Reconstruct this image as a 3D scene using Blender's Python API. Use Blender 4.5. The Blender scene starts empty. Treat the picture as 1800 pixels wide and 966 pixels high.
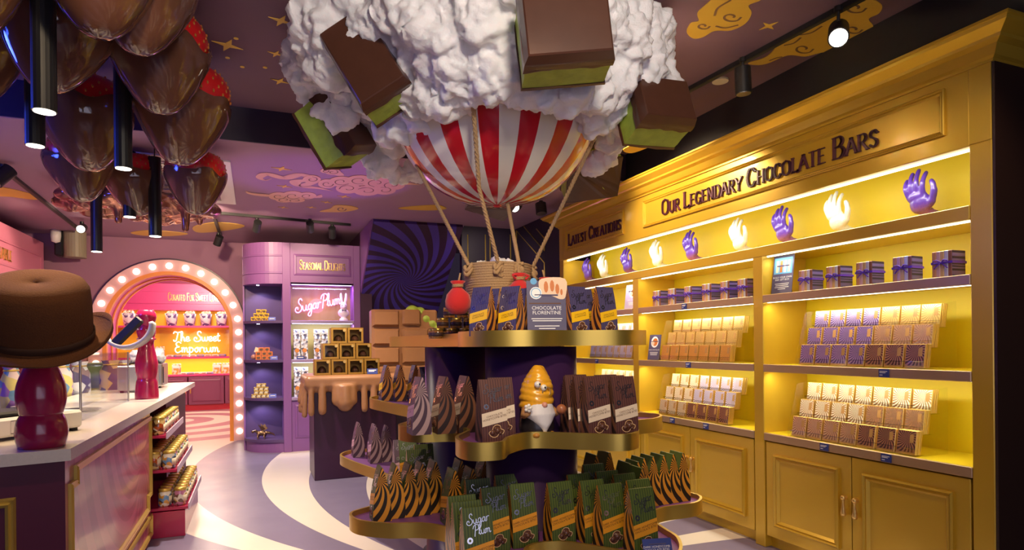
import bpy, bmesh, math, random
from mathutils import Vector, Matrix, noise
R = math.radians; PI = math.pi
random.seed(7)
SC = bpy.context.scene; COL = SC.collection

# ---------------------------------------------------------------- camera, world, exposure
FPX, HCAM, ROLL, PH = 1100.0, 1.40, 0.010, 604.5
TH = math.atan(450 / 1100.0); SN, CS = math.sin(TH), math.cos(TH)
cam = bpy.data.objects.new('camera', bpy.data.cameras.new('camera')); COL.objects.link(cam)
cam.data.sensor_width = 36; cam.data.lens = 36 * FPX / 1800
cam.data.shift_y = (PH - 483) / 1800; cam.data.clip_start = .05
cam.matrix_world = Matrix.Translation((0, 0, HCAM)) @ Matrix.Rotation(-TH, 4, 'Z') @ Matrix.Rotation(PI / 2, 4, 'X') @ Matrix.Rotation(-ROLL, 4, 'Z')
SC.camera = cam
w = bpy.data.worlds.new('world'); SC.world = w; w.use_nodes = True
w.node_tree.nodes['Background'].inputs[0].default_value = (.35, .25, .45, 1)
w.node_tree.nodes['Background'].inputs[1].default_value = .05
SC.cycles.transparent_max_bounces = 32
vs = SC.view_settings; vs.view_transform = 'Standard'; vs.look = 'None'; vs.exposure = 0.25; vs.gamma = 1; vs.use_curve_mapping = False

def lamp(kind, name, loc, power, col, to=None, size=.1, sy=None, ang=60, blend=.6):
    d = bpy.data.lights.new(name, kind); d.energy = power; d.color = col
    o = bpy.data.objects.new(name, d); COL.objects.link(o); o.location = loc
    if kind == 'AREA':
        d.size = size
        if sy: d.shape = 'RECTANGLE'; d.size_y = sy
    elif kind == 'SPOT': d.spot_size = R(ang); d.spot_blend = blend; d.shadow_soft_size = size
    else: d.shadow_soft_size = size
    if to is not None:
        o.rotation_euler = (Vector(to) - Vector(loc)).to_track_quat('-Z', 'Y').to_euler()
    return o
WARM = (1, .74, .46); NEUT = (1, .86, .68); COOL = (1, .95, .85)
# track spots over the shop floor
lamp('SPOT', 'track_light_beam', (2.30, 3.05, 3.0), 130, WARM, (1.55, 2.7, .9), .04, ang=75)
lamp('SPOT', 'track_light_beam', (2.30, 4.35, 3.0), 120, WARM, (3.2, 4.2, 2.2), .04, ang=95)
lamp('SPOT', 'track_light_beam', (2.20, 1.00, 3.0), 40, WARM, (3.2, 2.9, .9), .04, ang=70)
lamp('SPOT', 'track_light_beam', (.60, 0.20, 2.9), 150, NEUT, (1.15, 3.2, 2.6), .2, ang=80)
lamp('SPOT', 'track_light_beam', (.30, 1.10, 3.1), 130, WARM, (1.2, 2.9, .8), .05, ang=60)
lamp('SPOT', 'track_light_beam', (-.35, 1.9, 3.1), 45, WARM, (-1.0, 4.4, 1.0), .05, ang=75)
# back track and left track
lamp('SPOT', 'track_light_beam', (.20, 7.35, 2.80), 40, WARM, (-.1, 9.0, 2.3), .04, ang=80)
lamp('SPOT', 'track_light_beam', (.80, 7.45, 2.80), 45, WARM, (.85, 8.8, 2.3), .04, ang=80)
lamp('SPOT', 'track_light_beam', (.0, 6.2, 2.9), 300, NEUT, (.2, 6.4, 0), .05, ang=120)
lamp('SPOT', 'track_light_beam', (1.0, 5.9, 2.9), 110, WARM, (1.5, 7.4, 1.3), .05, ang=70)
lamp('SPOT', 'track_light_beam', (-1.6, 8.3, 2.85), 60, WARM, (-2.6, 8.2, 2.3), .04, ang=100)
lamp('SPOT', 'track_light_beam', (-.55, 7.4, 2.9), 160, WARM, (-.9, 10.2, 1.6), .05, ang=120)
# added soft fill light from behind the camera, no known source
lamp('AREA', 'front_fill', (.5, -1.93, 1.7), 24, (.9, .82, 1), (.8, 3, 2.0), 3.6, 2.2)
# violet lamp added out of sight behind the display to tint the low ceiling
lamp('SPOT', 'violet_fill_beam', (1.60, 6.35, .13), 130, (.40, .12, 1), (.62, 6.15, 2.97), .04, ang=34)
# downlights of the room beyond the arch, neon on the left wall
lamp('SPOT', 'track_light_beam', (2.45, 6.6, 2.85), 40, NEUT, (2.9, 7.9, 1.9), .04, ang=90)
lamp('POINT', 'alcove_downlight', (-1.3, 12.6, 2.75), 130, NEUT, size=.15)
lamp('POINT', 'alcove_downlight', (-.9, 14.3, 2.6), 50, NEUT, size=.15)
lamp('POINT', 'blue_neon_glow', (-2.75, 4.35, 2.75), 75, (.05, .09, 1), size=.25)

# ---------------------------------------------------------------- placing helpers
def ray(u, v):
    du, dv = u - 900, v - PH
    a = du - ROLL * dv; b = dv + ROLL * du
    return Vector((SN + a / FPX * CS, CS - a / FPX * SN, -b / FPX))
def onZ(u, v, z): r = ray(u, v); return r * ((z - HCAM) / r.z) + Vector((0, 0, HCAM))
def onX(u, v, x): r = ray(u, v); return r * (x / r.x) + Vector((0, 0, HCAM))
def onY(u, v, y): r = ray(u, v); return r * (y / r.y) + Vector((0, 0, HCAM))
def at(u, v, d): return ray(u, v) * d + Vector((0, 0, HCAM))

# ---------------------------------------------------------------- materials
MATS = {}
def mat(name, col=(.5, .5, .5), rough=.5, metal=0., emit=None, es=1., coat=0., bump=0., bscale=60., var=0., spec=.5, sub=0., sheen=0., alpha=None):
    if name in MATS: return MATS[name]
    m = bpy.data.materials.new(name); m.use_nodes = True; MATS[name] = m
    nt = m.node_tree; b = nt.nodes['Principled BSDF']
    b.inputs['Base Color'].default_value = (*col, 1); b.inputs['Roughness'].default_value = rough
    b.inputs['Metallic'].default_value = metal; b.inputs['Coat Weight'].default_value = coat
    b.inputs['Coat Roughness'].default_value = .08
    b.inputs['Specular IOR Level'].default_value = spec
    if sheen: b.inputs['Sheen Weight'].default_value = sheen
    if sub: b.inputs['Subsurface Weight'].default_value = sub; b.inputs['Subsurface Radius'].default_value = (.05, .04, .04)
    if emit: b.inputs['Emission Color'].default_value = (*emit, 1); b.inputs['Emission Strength'].default_value = es
    if bump or var:
        tc = nt.nodes.new('ShaderNodeTexCoord'); n = nt.nodes.new('ShaderNodeTexNoise')
        n.inputs['Scale'].default_value = bscale; n.inputs['Detail'].default_value = 4
        nt.links.new(tc.outputs['Object'], n.inputs['Vector'])
        if bump:
            bp = nt.nodes.new('ShaderNodeBump'); bp.inputs['Strength'].default_value = bump; bp.inputs['Distance'].default_value = .01
            nt.links.new(n.outputs[0], bp.inputs['Height']); nt.links.new(bp.outputs[0], b.inputs['Normal'])
        if var:
            mx = nt.nodes.new('ShaderNodeMix'); mx.data_type = 'RGBA'
            mx.inputs['A'].default_value = (*[c * (1 - var) for c in col], 1); mx.inputs['B'].default_value = (*[min(1, c * (1 + var)) for c in col], 1)
            nt.links.new(n.outputs[0], mx.inputs['Factor']); nt.links.new(mx.outputs['Result'], b.inputs['Base Color'])
    return m
class NX:
    """tiny expression builder over Math nodes"""
    def __init__(s, nt): s.nt = nt
    def m(s, op, a, b=None, c=None):
        n = s.nt.nodes.new('ShaderNodeMath'); n.operation = op
        for i, x in enumerate((a, b, c)):
            if x is None: continue
            if isinstance(x, (int, float)): n.inputs[i].default_value = x
            else: s.nt.links.new(x, n.inputs[i])
        return n.outputs[0]
    def coords(s):
        t = s.nt.nodes.new('ShaderNodeTexCoord'); x = s.nt.nodes.new('ShaderNodeSeparateXYZ')
        s.nt.links.new(t.outputs['Object'], x.inputs[0]); return x.outputs
    def mixc(s, f, a, b):
        n = s.nt.nodes.new('ShaderNodeMix'); n.data_type = 'RGBA'
        if isinstance(f, (int, float)): n.inputs['Factor'].default_value = f
        else: s.nt.links.new(f, n.inputs['Factor'])
        for k, x in (('A', a), ('B', b)):
            if isinstance(x, tuple): n.inputs[k].default_value = (*x, 1)
            else: s.nt.links.new(x, n.inputs[k])
        return n.outputs['Result']
def rays(name, ax, ctr, n, twist, ca, cb, duty=.5, rough=.4, metal=0., log=False, mmask=False, coat=0., edge=None):
    """pinwheel print: n curved arms of colour ca on cb around ctr in the object axes ax"""
    if name in MATS: return MATS[name]
    m = mat(name, ca, rough, metal, coat=coat); nt = m.node_tree; b = nt.nodes['Principled BSDF']; e = NX(nt)
    c = e.coords(); p = e.m('SUBTRACT', c[ax[0]], ctr[0]); q = e.m('SUBTRACT', c[ax[1]], ctr[1])
    r = e.m('SQRT', e.m('ADD', e.m('MULTIPLY', p, p), e.m('MULTIPLY', q, q)))
    if log: r = e.m('LOGARITHM', e.m('ADD', r, .02), 2.718)
    a = e.m('MULTIPLY_ADD', r, twist, e.m('ARCTAN2', q, p))
    f = e.m('FRACT', e.m('MULTIPLY_ADD', a, n / (2 * PI), 50.0))
    mask = e.m('LESS_THAN', f, duty)
    col = e.mixc(mask, cb, ca)
    nt.links.new(col, b.inputs['Base Color'])
    if mmask: nt.links.new(e.m('MULTIPLY', mask, .9), b.inputs['Metallic'])
    return m
def stripes(name, ax, pitch, ca, cb, rough=.45, metal=0., duty=.5):
    if name in MATS: return MATS[name]
    m = mat(name, ca, rough, metal); nt = m.node_tree; e = NX(nt); c = e.coords()
    f = e.m('FRACT', e.m('MULTIPLY_ADD', c[ax], 1 / pitch, 50.25))
    nt.links.new(e.mixc(e.m('LESS_THAN', f, duty), cb, ca), nt.nodes['Principled BSDF'].inputs['Base Color']); return m
def blotch(name, cols, scale, rough=.35, coat=0.):
    """busy flat print: hard patches of several colours"""
    if name in MATS: return MATS[name]
    m = mat(name, cols[0], rough, coat=coat); nt = m.node_tree; t = nt.nodes.new('ShaderNodeTexCoord'); v = nt.nodes.new('ShaderNodeTexVoronoi')
    v.inputs['Scale'].default_value = scale; nt.links.new(t.outputs['Object'], v.inputs['Vector'])
    s = nt.nodes.new('ShaderNodeSeparateColor'); nt.links.new(v.outputs['Color'], s.inputs[0])
    r = nt.nodes.new('ShaderNodeValToRGB'); r.color_ramp.interpolation = 'CONSTANT'
    while len(r.color_ramp.elements) < len(cols): r.color_ramp.elements.new(.5)
    for i, c in enumerate(cols): r.color_ramp.elements[i].position = i / len(cols); r.color_ramp.elements[i].color = (*c, 1)
    nt.links.new(s.outputs[0], r.inputs[0]); nt.links.new(r.outputs[0], nt.nodes['Principled BSDF'].inputs['Base Color']); return m
def glass(name, tint=(1, 1, 1), refl=.08):
    if name in MATS: return MATS[name]
    m = bpy.data.materials.new(name); m.use_nodes = True; MATS[name] = m; nt = m.node_tree; nt.nodes.clear()
    o = nt.nodes.new('ShaderNodeOutputMaterial'); t = nt.nodes.new('ShaderNodeBsdfTransparent'); g = nt.nodes.new('ShaderNodeBsdfGlossy'); x = nt.nodes.new('ShaderNodeMixShader')
    f = nt.nodes.new('ShaderNodeLayerWeight'); p = nt.nodes.new('ShaderNodeMath'); p.operation = 'POWER'; p.inputs[1].default_value = 4; a = nt.nodes.new('ShaderNodeMath'); a.operation = 'MULTIPLY_ADD'; a.inputs[1].default_value = .5; a.inputs[2].default_value = refl
    t.inputs[0].default_value = (*tint, 1); g.inputs['Roughness'].default_value = .05
    nt.links.new(f.outputs['Facing'], p.inputs[0]); nt.links.new(p.outputs[0], a.inputs[0]); nt.links.new(a.outputs[0], x.inputs[0]); nt.links.new(t.outputs[0], x.inputs[1]); nt.links.new(g.outputs[0], x.inputs[2]); nt.links.new(x.outputs[0], o.inputs[0]); return m

M = {}
M['yellow'] = mat('gold_lacquer', (.66, .42, .035), .30, .35, bump=.02, bscale=300, var=.05, coat=.2)
M['yellow_in'] = mat('yellow_back_panel', (.72, .55, .008), .5)
M['gold'] = mat('brushed_gold', (.66, .47, .10), .34, .9)
M['gold_trim'] = mat('gold_moulding', (.66, .46, .10), .35, .6)
M['gold_leaf'] = mat('gold_letter', (.85, .58, .2), .3, .8)
M['shelf_lip'] = mat('bronze_shelf_edge', (.50, .34, .20), .35, .5)
M['cabinet_end'] = mat('dark_brown_side', (.03, .012, .008), .5)
M['purple_dark'] = mat('aubergine_paint', (.035, .006, .035), .35, var=.1, bscale=8)
M['pillar'] = mat('aubergine_gloss', (.035, .012, .055), .28)
M['purple'] = mat('plum_paint', (.22, .085, .28), .42, var=.04, bscale=5)
M['purple_in'] = mat('plum_niche', (.085, .045, .15), .5)
M['mauve'] = mat('mauve_wall', (.33, .16, .25), .7, var=.06, bscale=3)
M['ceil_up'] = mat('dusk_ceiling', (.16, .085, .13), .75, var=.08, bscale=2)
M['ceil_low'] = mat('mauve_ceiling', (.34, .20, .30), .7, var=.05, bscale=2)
M['navy'] = mat('midnight_wall', (.012, .004, .024), .5)
M['black'] = mat('black_paint', (.008, .006, .008), .6)
M['black_metal'] = mat('black_metal', (.012, .012, .014), .4, spec=.4)
M['pink'] = mat('pink_paint', (.55, .17, .28), .42, var=.04, bscale=4)
M['hotpink'] = mat('raspberry_paint', (.62, .05, .22), .35)
M['magenta'] = mat('magenta_panel', (.75, .10, .55), .4)
M['crimson'] = mat('crimson_lacquer', (.40, .012, .07), .22, coat=.4)
M['maroon'] = mat('maroon_panel', (.09, .006, .03), .45, spec=.3)
M['stone'] = mat('pale_quartz', (.62, .56, .50), .22, var=.08, bscale=90)
M['choc'] = mat('dark_chocolate_gloss', (.12, .05, .03), .06, spec=.8)
M['choc_matte'] = mat('chocolate_satin', (.085, .032, .018), .28, bump=.05, bscale=20, var=.15)
M['milk'] = mat('milk_chocolate', (.31, .145, .065), .38, bump=.04, bscale=14, var=.08)
M['mint'] = mat('mint_filling', (.33, .44, .055), .5, bump=.6, bscale=14, var=.45)
M['red_berry'] = mat('strawberry_red', (.62, .012, .015), .28, coat=.3)
M['seed'] = mat('strawberry_seed', (.42, .14, .02), .4)
M['cotton'] = mat('white_cotton', (.88, .86, .88), 1., bump=.35, bscale=70, sub=.5, spec=.05)
M['white_gloss'] = mat('ivory_gloss', (.80, .76, .68), .18, coat=.4)
M['red_gloss'] = mat('red_gloss', (.55, .01, .02), .18, coat=.4)
M['rope'] = mat('hemp_rope', (.46, .29, .14), .9, bump=.5, bscale=220, var=.25)
M['jute'] = mat('jute_weave', (.44, .28, .14), .95, bump=.5, bscale=160, var=.3)
M['sack'] = mat('red_felt', (.62, .02, .02), .9, bump=.2, bscale=200, sheen=.3)
M['white'] = mat('white_plastic', (.75, .73, .70), .4)
M['cream'] = mat('cream_card', (.80, .70, .52), .5)
M['paper'] = mat('white_print', (.82, .82, .84), .6)
M['steel'] = mat('brushed_steel', (.55, .55, .56), .3, 1.)
M['foil'] = mat('silver_foil', (.85, .87, .9), .22, 1.)
M['blue_card'] = mat('navy_price_card', (.03, .05, .24), .45)
M['card'] = mat('slate_purple_card', (.075, .065, .14), .5)
M['felt'] = mat('brown_felt', (.11, .034, .005), .95, bump=.35, bscale=180, var=.25)
M['ribbon'] = mat('violet_ribbon', (.12, .04, .52), .35)
M['acrylic'] = glass('clear_acrylic', (.97, .98, .97), .05); M['acrylic_edge'] = glass('acrylic_edge', (.9, .92, .9), .45)
M['glass'] = glass('clear_glass', (.93, .96, .95), .05)
M['lamp_white'] = mat('lamp_glow', (1, 1, 1), .5, emit=(1, .88, .7), es=6)
M['bulb'] = mat('bulb_glow', (1, 1, 1), .5, emit=(1, .80, .58), es=4)
M['led'] = mat('led_glow', (1, 1, 1), .5, emit=(1, .93, .72), es=3)
M['led_cool'] = mat('led_cool_glow', (1, 1, 1), .5, emit=(.75, .7, 1), es=5)
M['neon_pink'] = mat('pink_neon', (1, .8, 1), .4, emit=(1, .16, .9), es=3.2)
M['neon_white'] = mat('rose_neon', (1, .9, .9), .4, emit=(1, .55, .5), es=3.5)
M['neon_blue'] = mat('blue_neon', (.2, .2, 1), .4, emit=(.05, .12, 1), es=20)
# ---------------------------------------------------------------- mesh builder
class MB:
    def __init__(s): s.v = []; s.f = []; s.mi = []; s.sm = []; s.k = 0; s.smooth = False
    def add(s, vs, fs, T=None, k=None, smooth=None):
        o = len(s.v); s.v += [tuple(T @ Vector(p)) if T else tuple(p) for p in vs]
        for f in fs: s.f.append([o + i for i in f]); s.mi.append(s.k if k is None else k); s.sm.append(s.smooth if smooth is None else smooth)
        return s
    def box(s, a, b, ch=0., T=None, k=None):
        """box from corner a to corner b, edges chamfered by ch"""
        a, b = [min(p, q) for p, q in zip(a, b)], [max(p, q) for p, q in zip(a, b)]
        if ch <= 0:
            v = [(x, y, z) for x in (a[0], b[0]) for y in (a[1], b[1]) for z in (a[2], b[2])]
            return s.add(v, [(0, 1, 3, 2), (4, 6, 7, 5), (0, 4, 5, 1), (2, 3, 7, 6), (0, 2, 6, 4), (1, 5, 7, 3)], T, k)
        ch = min(ch, *[(q - p) * .49 for p, q in zip(a, b)])
        V = {}; vs = []
        for i in (0, 1):
            for j in (0, 1):
                for l in (0, 1):
                    for ax in range(3):
                        p = [(a, b)[i][0], (a, b)[j][1], (a, b)[l][2]]; sg = (i, j, l)
                        for q in range(3):
                            if q != ax: p[q] += ch * (1 - 2 * sg[q])
                        V[i, j, l, ax] = len(vs); vs.append(p)
        fs = []
        for ax in range(3):
            o = [q for q in range(3) if q != ax]
            for sd in (0, 1):
                loop = []
                for c in ((0, 0), (0, 1), (1, 1), (1, 0)):
                    t = [0, 0, 0]; t[ax] = sd; t[o[0]], t[o[1]] = c; loop.append(V[t[0], t[1], t[2], ax])
                fs.append(loop if (sd == 0) == (ax != 1) else loop[::-1])
            for c in ((0, 0), (0, 1), (1, 1), (1, 0)):
                t0 = [0, 0, 0]; t1 = [0, 0, 0]; t0[ax] = 0; t1[ax] = 1
                for t in (t0, t1): t[o[0]], t[o[1]] = c
                q = [V[(*t0, o[0])], V[(*t1, o[0])], V[(*t1, o[1])], V[(*t0, o[1])]]
                fs.append(q if (c[0] == c[1]) == (ax == 1) else q[::-1])
        for i in (0, 1):
            for j in (0, 1):
                for l in (0, 1):
                    q = [V[i, j, l, 0], V[i, j, l, 1], V[i, j, l, 2]]; fs.append(q if (i + j + l) % 2 else q[::-1])
        return s.add(vs, fs, T, k)
    def cyl(s, p, q, r0, r1=None, n=16, caps=True, k=None, smooth=True):
        r1 = r0 if r1 is None else r1; p, q = Vector(p), Vector(q); d = (q - p).normalized()
        x = d.orthogonal().normalized(); y = d.cross(x)
        vs = [p + (x * math.cos(t) + y * math.sin(t)) * r0 for t in [2 * PI * i / n for i in range(n)]] + [q + (x * math.cos(t) + y * math.sin(t)) * r1 for t in [2 * PI * i / n for i in range(n)]]
        s.add(vs, [(i, (i + 1) % n, n + (i + 1) % n, n + i) for i in range(n)], None, k, smooth)
        if caps:
            s.add(vs[:n], [list(range(n))[::-1]], None, k, False); s.add(vs[n:], [list(range(n))], None, k, False)
        return s
    def tube(s, pts, r, n=8, k=None, closed=False, caps=True):
        pts = [Vector(p) for p in pts]; m = len(pts); rr = r if isinstance(r, (list, tuple)) else [r] * m
        d0 = (pts[1] - pts[0]).normalized(); x = d0.orthogonal().normalized(); vs = []
        for i, p in enumerate(pts):
            d = (pts[(i + 1) % m] - pts[i - 1]) if closed else (pts[min(i + 1, m - 1)] - pts[max(i - 1, 0)])
            d = d.normalized() if d.length > 1e-9 else d0
            x = x - d * x.dot(d); x = x.normalized() if x.length > 1e-6 else d.orthogonal().normalized(); y = d.cross(x)
            vs += [p + (x * math.cos(2 * PI * j / n) + y * math.sin(2 * PI * j / n)) * rr[i] for j in range(n)]
        fs = [(i * n + j, i * n + (j + 1) % n, ((i + 1) % m) * n + (j + 1) % n, ((i + 1) % m) * n + j) for i in range(m if closed else m - 1) for j in range(n)]
        if caps and not closed: fs += [list(range(n))[::-1], list(range((m - 1) * n, m * n))]
        return s.add(vs, fs, None, k, True)
    def lathe(s, prof, n=24, T=None, k=None, kf=None, a0=0., a1=2 * PI, capb=False):
        full = abs(a1 - a0 - 2 * PI) < 1e-6; c = n if full else n + 1; vs = []
        for r, z in prof: vs += [(r * math.cos(a0 + (a1 - a0) * i / n), r * math.sin(a0 + (a1 - a0) * i / n), z) for i in range(c)]
        for j in range(len(prof) - 1):
            pass
        o = len(s.v); s.v += [tuple(T @ Vector(p)) if T else p for p in vs]
        for j in range(len(prof) - 1):
            for i in range(n):
                s.f.append([o + j * c + i, o + j * c + (i + 1) % c, o + (j + 1) * c + (i + 1) % c, o + (j + 1) * c + i])
                s.mi.append(kf(i, j) if kf else (s.k if k is None else k)); s.sm.append(True)
        return s
    def ball(s, c, r, n=12, m=8, k=None, sc=(1, 1, 1), T=None):
        c = Vector(c); vs = [(0, 0, -1)]
        for j in range(1, m):
            t = -PI / 2 + PI * j / m; vs += [(math.cos(t) * math.cos(2 * PI * i / n), math.cos(t) * math.sin(2 * PI * i / n), math.sin(t)) for i in range(n)]
        vs.append((0, 0, 1)); fs = [(0, 1 + (i + 1) % n, 1 + i) for i in range(n)]
        for j in range(m - 2): fs += [(1 + j * n + i, 1 + j * n + (i + 1) % n, 1 + (j + 1) * n + (i + 1) % n, 1 + (j + 1) * n + i) for i in range(n)]
        e = len(vs) - 1; b = 1 + (m - 2) * n; fs += [(b + i, b + (i + 1) % n, e) for i in range(n)]
        vs = [Vector((p[0] * r * sc[0], p[1] * r * sc[1], p[2] * r * sc[2])) for p in vs]
        return s.add([(T @ p if T else p) + c for p in vs], fs, None, k, True)
    def prism(s, poly, z0, z1, T=None, k=None, top=True, bot=True, side=True, smooth=False):
        n = len(poly); vs = [(x, y, z0) for x, y in poly] + [(x, y, z1) for x, y in poly]
        if side: s.add(vs, [(i, (i + 1) % n, n + (i + 1) % n, n + i) for i in range(n)], T, k, smooth)
        if top: s.add(vs[n:], [list(range(n))], T, k, False)
        if bot: s.add(vs[:n], [list(range(n))[::-1]], T, k, False)
        return s
    def sweep(s, path, prof, up=(0, 0, 1), closed=False, k=None):
        """profile (across, up) swept along a path with mitred corners; across is to the right of travel"""
        path = [Vector(p) for p in path]; up = Vector(up); m = len(path); n = len(prof); vs = []
        for i, p in enumerate(path):
            a = path[i - 1] if (i or closed) else None; b = path[(i + 1) % m] if (i < m - 1 or closed) else None
            d1 = (p - a).normalized() if a is not None else (b - p).normalized(); d2 = (b - p).normalized() if b is not None else d1
            n1 = d1.cross(up).normalized(); n2 = d2.cross(up).normalized(); t = (n1 + n2).normalized(); t /= max(.3, t.dot(n1))
            vs += [p + t * q[0] + up * q[1] for q in prof]
        fs = [(i * n + j, i * n + (j + 1) % n, ((i + 1) % m) * n + (j + 1) % n, ((i + 1) % m) * n + j) for i in range(m if closed else m - 1) for j in range(n)]
        if not closed: fs += [list(range(n))[::-1], list(range((m - 1) * n, m * n))]
        return s.add(vs, fs, None, k, False)
    def mesh(s, name, mats, bevel=None):
        me = bpy.data.meshes.new(name); me.from_pydata(s.v, [], s.f)
        for m_ in (mats if isinstance(mats, (list, tuple)) else [mats]): me.materials.append(M[m_] if isinstance(m_, str) else m_)
        me.polygons.foreach_set('material_index', s.mi); me.polygons.foreach_set('use_smooth', s.sm)
        bm = bmesh.new(); bm.from_mesh(me); bmesh.ops.recalc_face_normals(bm, faces=bm.faces); bm.to_mesh(me); bm.free(); me.update(); return me
    def build(s, name, mats, parent=None, loc=(0, 0, 0), rot=(0, 0, 0)): return link(name, s.mesh(name, mats), parent, loc, rot)
def link(name, me, parent=None, loc=(0, 0, 0), rot=(0, 0, 0)):
    o = bpy.data.objects.new(name, me); COL.objects.link(o); o.parent = parent; o.location = loc; o.rotation_euler = rot; return o
def tag(o, label, cat, group=None):
    o['label'] = label; o['category'] = cat
    if group: o['group'] = group
    return o
def thing(name, label, cat, loc=(0, 0, 0), rz=0., group=None, rot=None):
    o = link(name, None, None, loc, rot or (0, 0, rz)); return tag(o, label, cat, group)
def struct(o): o['kind'] = 'structure'; return o
def copy_tree(o, ch, loc, rz=0., label=None, group=None, rot=None, scale=None):
    """copy of a thing with copies of its parts; ch: [(part, [sub-parts])]"""
    r = o.copy(); COL.objects.link(r); r.location = loc; r.rotation_euler = rot or (0, 0, rz)
    if scale: r.scale = (scale,) * 3
    if label: r['label'] = label
    if group: r['group'] = group
    for c, subs in ch:
        d = c.copy(); COL.objects.link(d); d.parent = r
        for g in subs: e = g.copy(); COL.objects.link(e); e.parent = d
    return r
def tree_of(o): return [(c, list(c.children)) for c in o.children]
BENCH = bpy.data.scenes.new('bench')
def evaluated(o):
    """the object's final mesh, worked out on a bench scene of its own"""
    BENCH.collection.objects.link(o); vl = BENCH.view_layers[0]; vl.update(); me = bpy.data.meshes.new_from_object(o.evaluated_get(vl.depsgraph)); BENCH.collection.objects.unlink(o); return me
def remeshed(mb, vox, smooth=4, name='body'):
    """one continuous skin over overlapping shapes"""
    o = bpy.data.objects.new(name, mb.mesh(name, 'white')); a = o.modifiers.new('r', 'REMESH'); a.mode = 'VOXEL'; a.voxel_size = vox; a.use_smooth_shade = True
    if smooth: b = o.modifiers.new('s', 'SMOOTH'); b.iterations = smooth; b.factor = .6
    me = evaluated(o); bpy.data.objects.remove(o); me.materials.clear(); return me
def displace(me, fn):
    n = len(me.vertices); c = [0.] * (3 * n); me.vertices.foreach_get('co', c); q = [0.] * (3 * n); me.vertices.foreach_get('normal', q)
    for i in range(n): c[3 * i:3 * i + 3] = fn(Vector(c[3 * i:3 * i + 3]), Vector(q[3 * i:3 * i + 3]))
    me.vertices.foreach_set('co', c); me.update()
def crom(pts, n=5, closed=False):
    """Catmull-Rom curve through pts"""
    P = [Vector(p) for p in pts]; m = len(P); out = []
    for i in range(m if closed else m - 1):
        a = P[i - 1] if (closed or i) else P[0] * 2 - P[1]; b = P[i]; c = P[(i + 1) % m]; d = P[(i + 2) % m] if (closed or i + 2 < m) else c * 2 - b
        for j in range(n):
            t = j / n; out.append(.5 * ((2 * b) + (c - a) * t + (2 * a - 5 * b + 4 * c - d) * t * t + (3 * b - a - 3 * c + d) * t ** 3))
    if not closed: out.append(P[-1])
    return out
ORD = ['first', 'second', 'third', 'fourth', 'fifth', 'sixth', 'seventh', 'eighth', 'ninth', 'tenth', 'eleventh', 'twelfth', 'thirteenth', 'fourteenth']

# ---------------------------------------------------------------- lettering
CAPS = {
 'A': (.72, ['L0,0 .36,1', 'L.36,1 .72,0', 'L.14,.36 .58,.36']), 'B': (.64, ['L.1,0 .1,1', 'C.1,1 .42,.98 .54,.77 .4,.56 .1,.53', 'C.1,.53 .46,.5 .62,.27 .46,.02 .1,0']),
 'C': (.68, ['C.62,.78 .46,.98 .2,.94 .05,.5 .2,.06 .46,.02 .64,.22']), 'D': (.72, ['L.1,0 .1,1', 'C.1,1 .48,.96 .68,.5 .48,.04 .1,0']),
 'E': (.6, ['L.1,0 .1,1', 'L.1,.98 .54,.98', 'L.1,.52 .44,.52', 'L.1,.02 .57,.02']), 'F': (.56, ['L.1,0 .1,1', 'L.1,.98 .54,.98', 'L.1,.52 .44,.52']),
 'G': (.72, ['C.62,.78 .46,.98 .2,.94 .05,.5 .2,.06 .46,.02 .64,.2', 'L.62,.0 .62,.44', 'L.42,.44 .7,.44']), 'H': (.72, ['L.1,0 .1,1', 'L.62,0 .62,1', 'L.1,.52 .62,.52']),
 'I': (.24, ['L.12,0 .12,1']), 'L': (.56, ['L.1,0 .1,1', 'C.1,.02 .3,.06 .5,-.04 .6,.1']), 'N': (.72, ['L.1,0 .1,1', 'L.1,1 .62,0', 'L.62,0 .62,1']),
 'O': (.72, ['C.36,.99 .1,.85 .05,.5 .1,.15 .36,.01 .62,.15 .67,.5 .62,.85 .36,.99']), 'R': (.68, ['L.1,0 .1,1', 'C.1,1 .44,.98 .56,.76 .44,.54 .1,.5', 'L.3,.5 .66,0']),
 'S': (.6, ['C.52,.8 .38,.98 .14,.9 .12,.66 .46,.4 .5,.14 .28,0 .06,.16']), 'T': (.62, ['L0,.98 .62,.98', 'L.31,0 .31,1']), 'U': (.68, ['C.1,1 .1,.3 .34,.0 .58,.3 .58,1']),
 'V': (.68, ['L0,1 .34,0', 'L.34,0 .68,1']), 'W': (.98, ['L0,1 .24,0', 'L.24,0 .48,.9', 'L.48,.9 .72,0', 'L.72,0 .98,1']), 'Y': (.66, ['L0,1 .33,.5', 'L.66,1 .33,.5', 'L.33,.5 .33,0']), ' ': (.34, [])}
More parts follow.
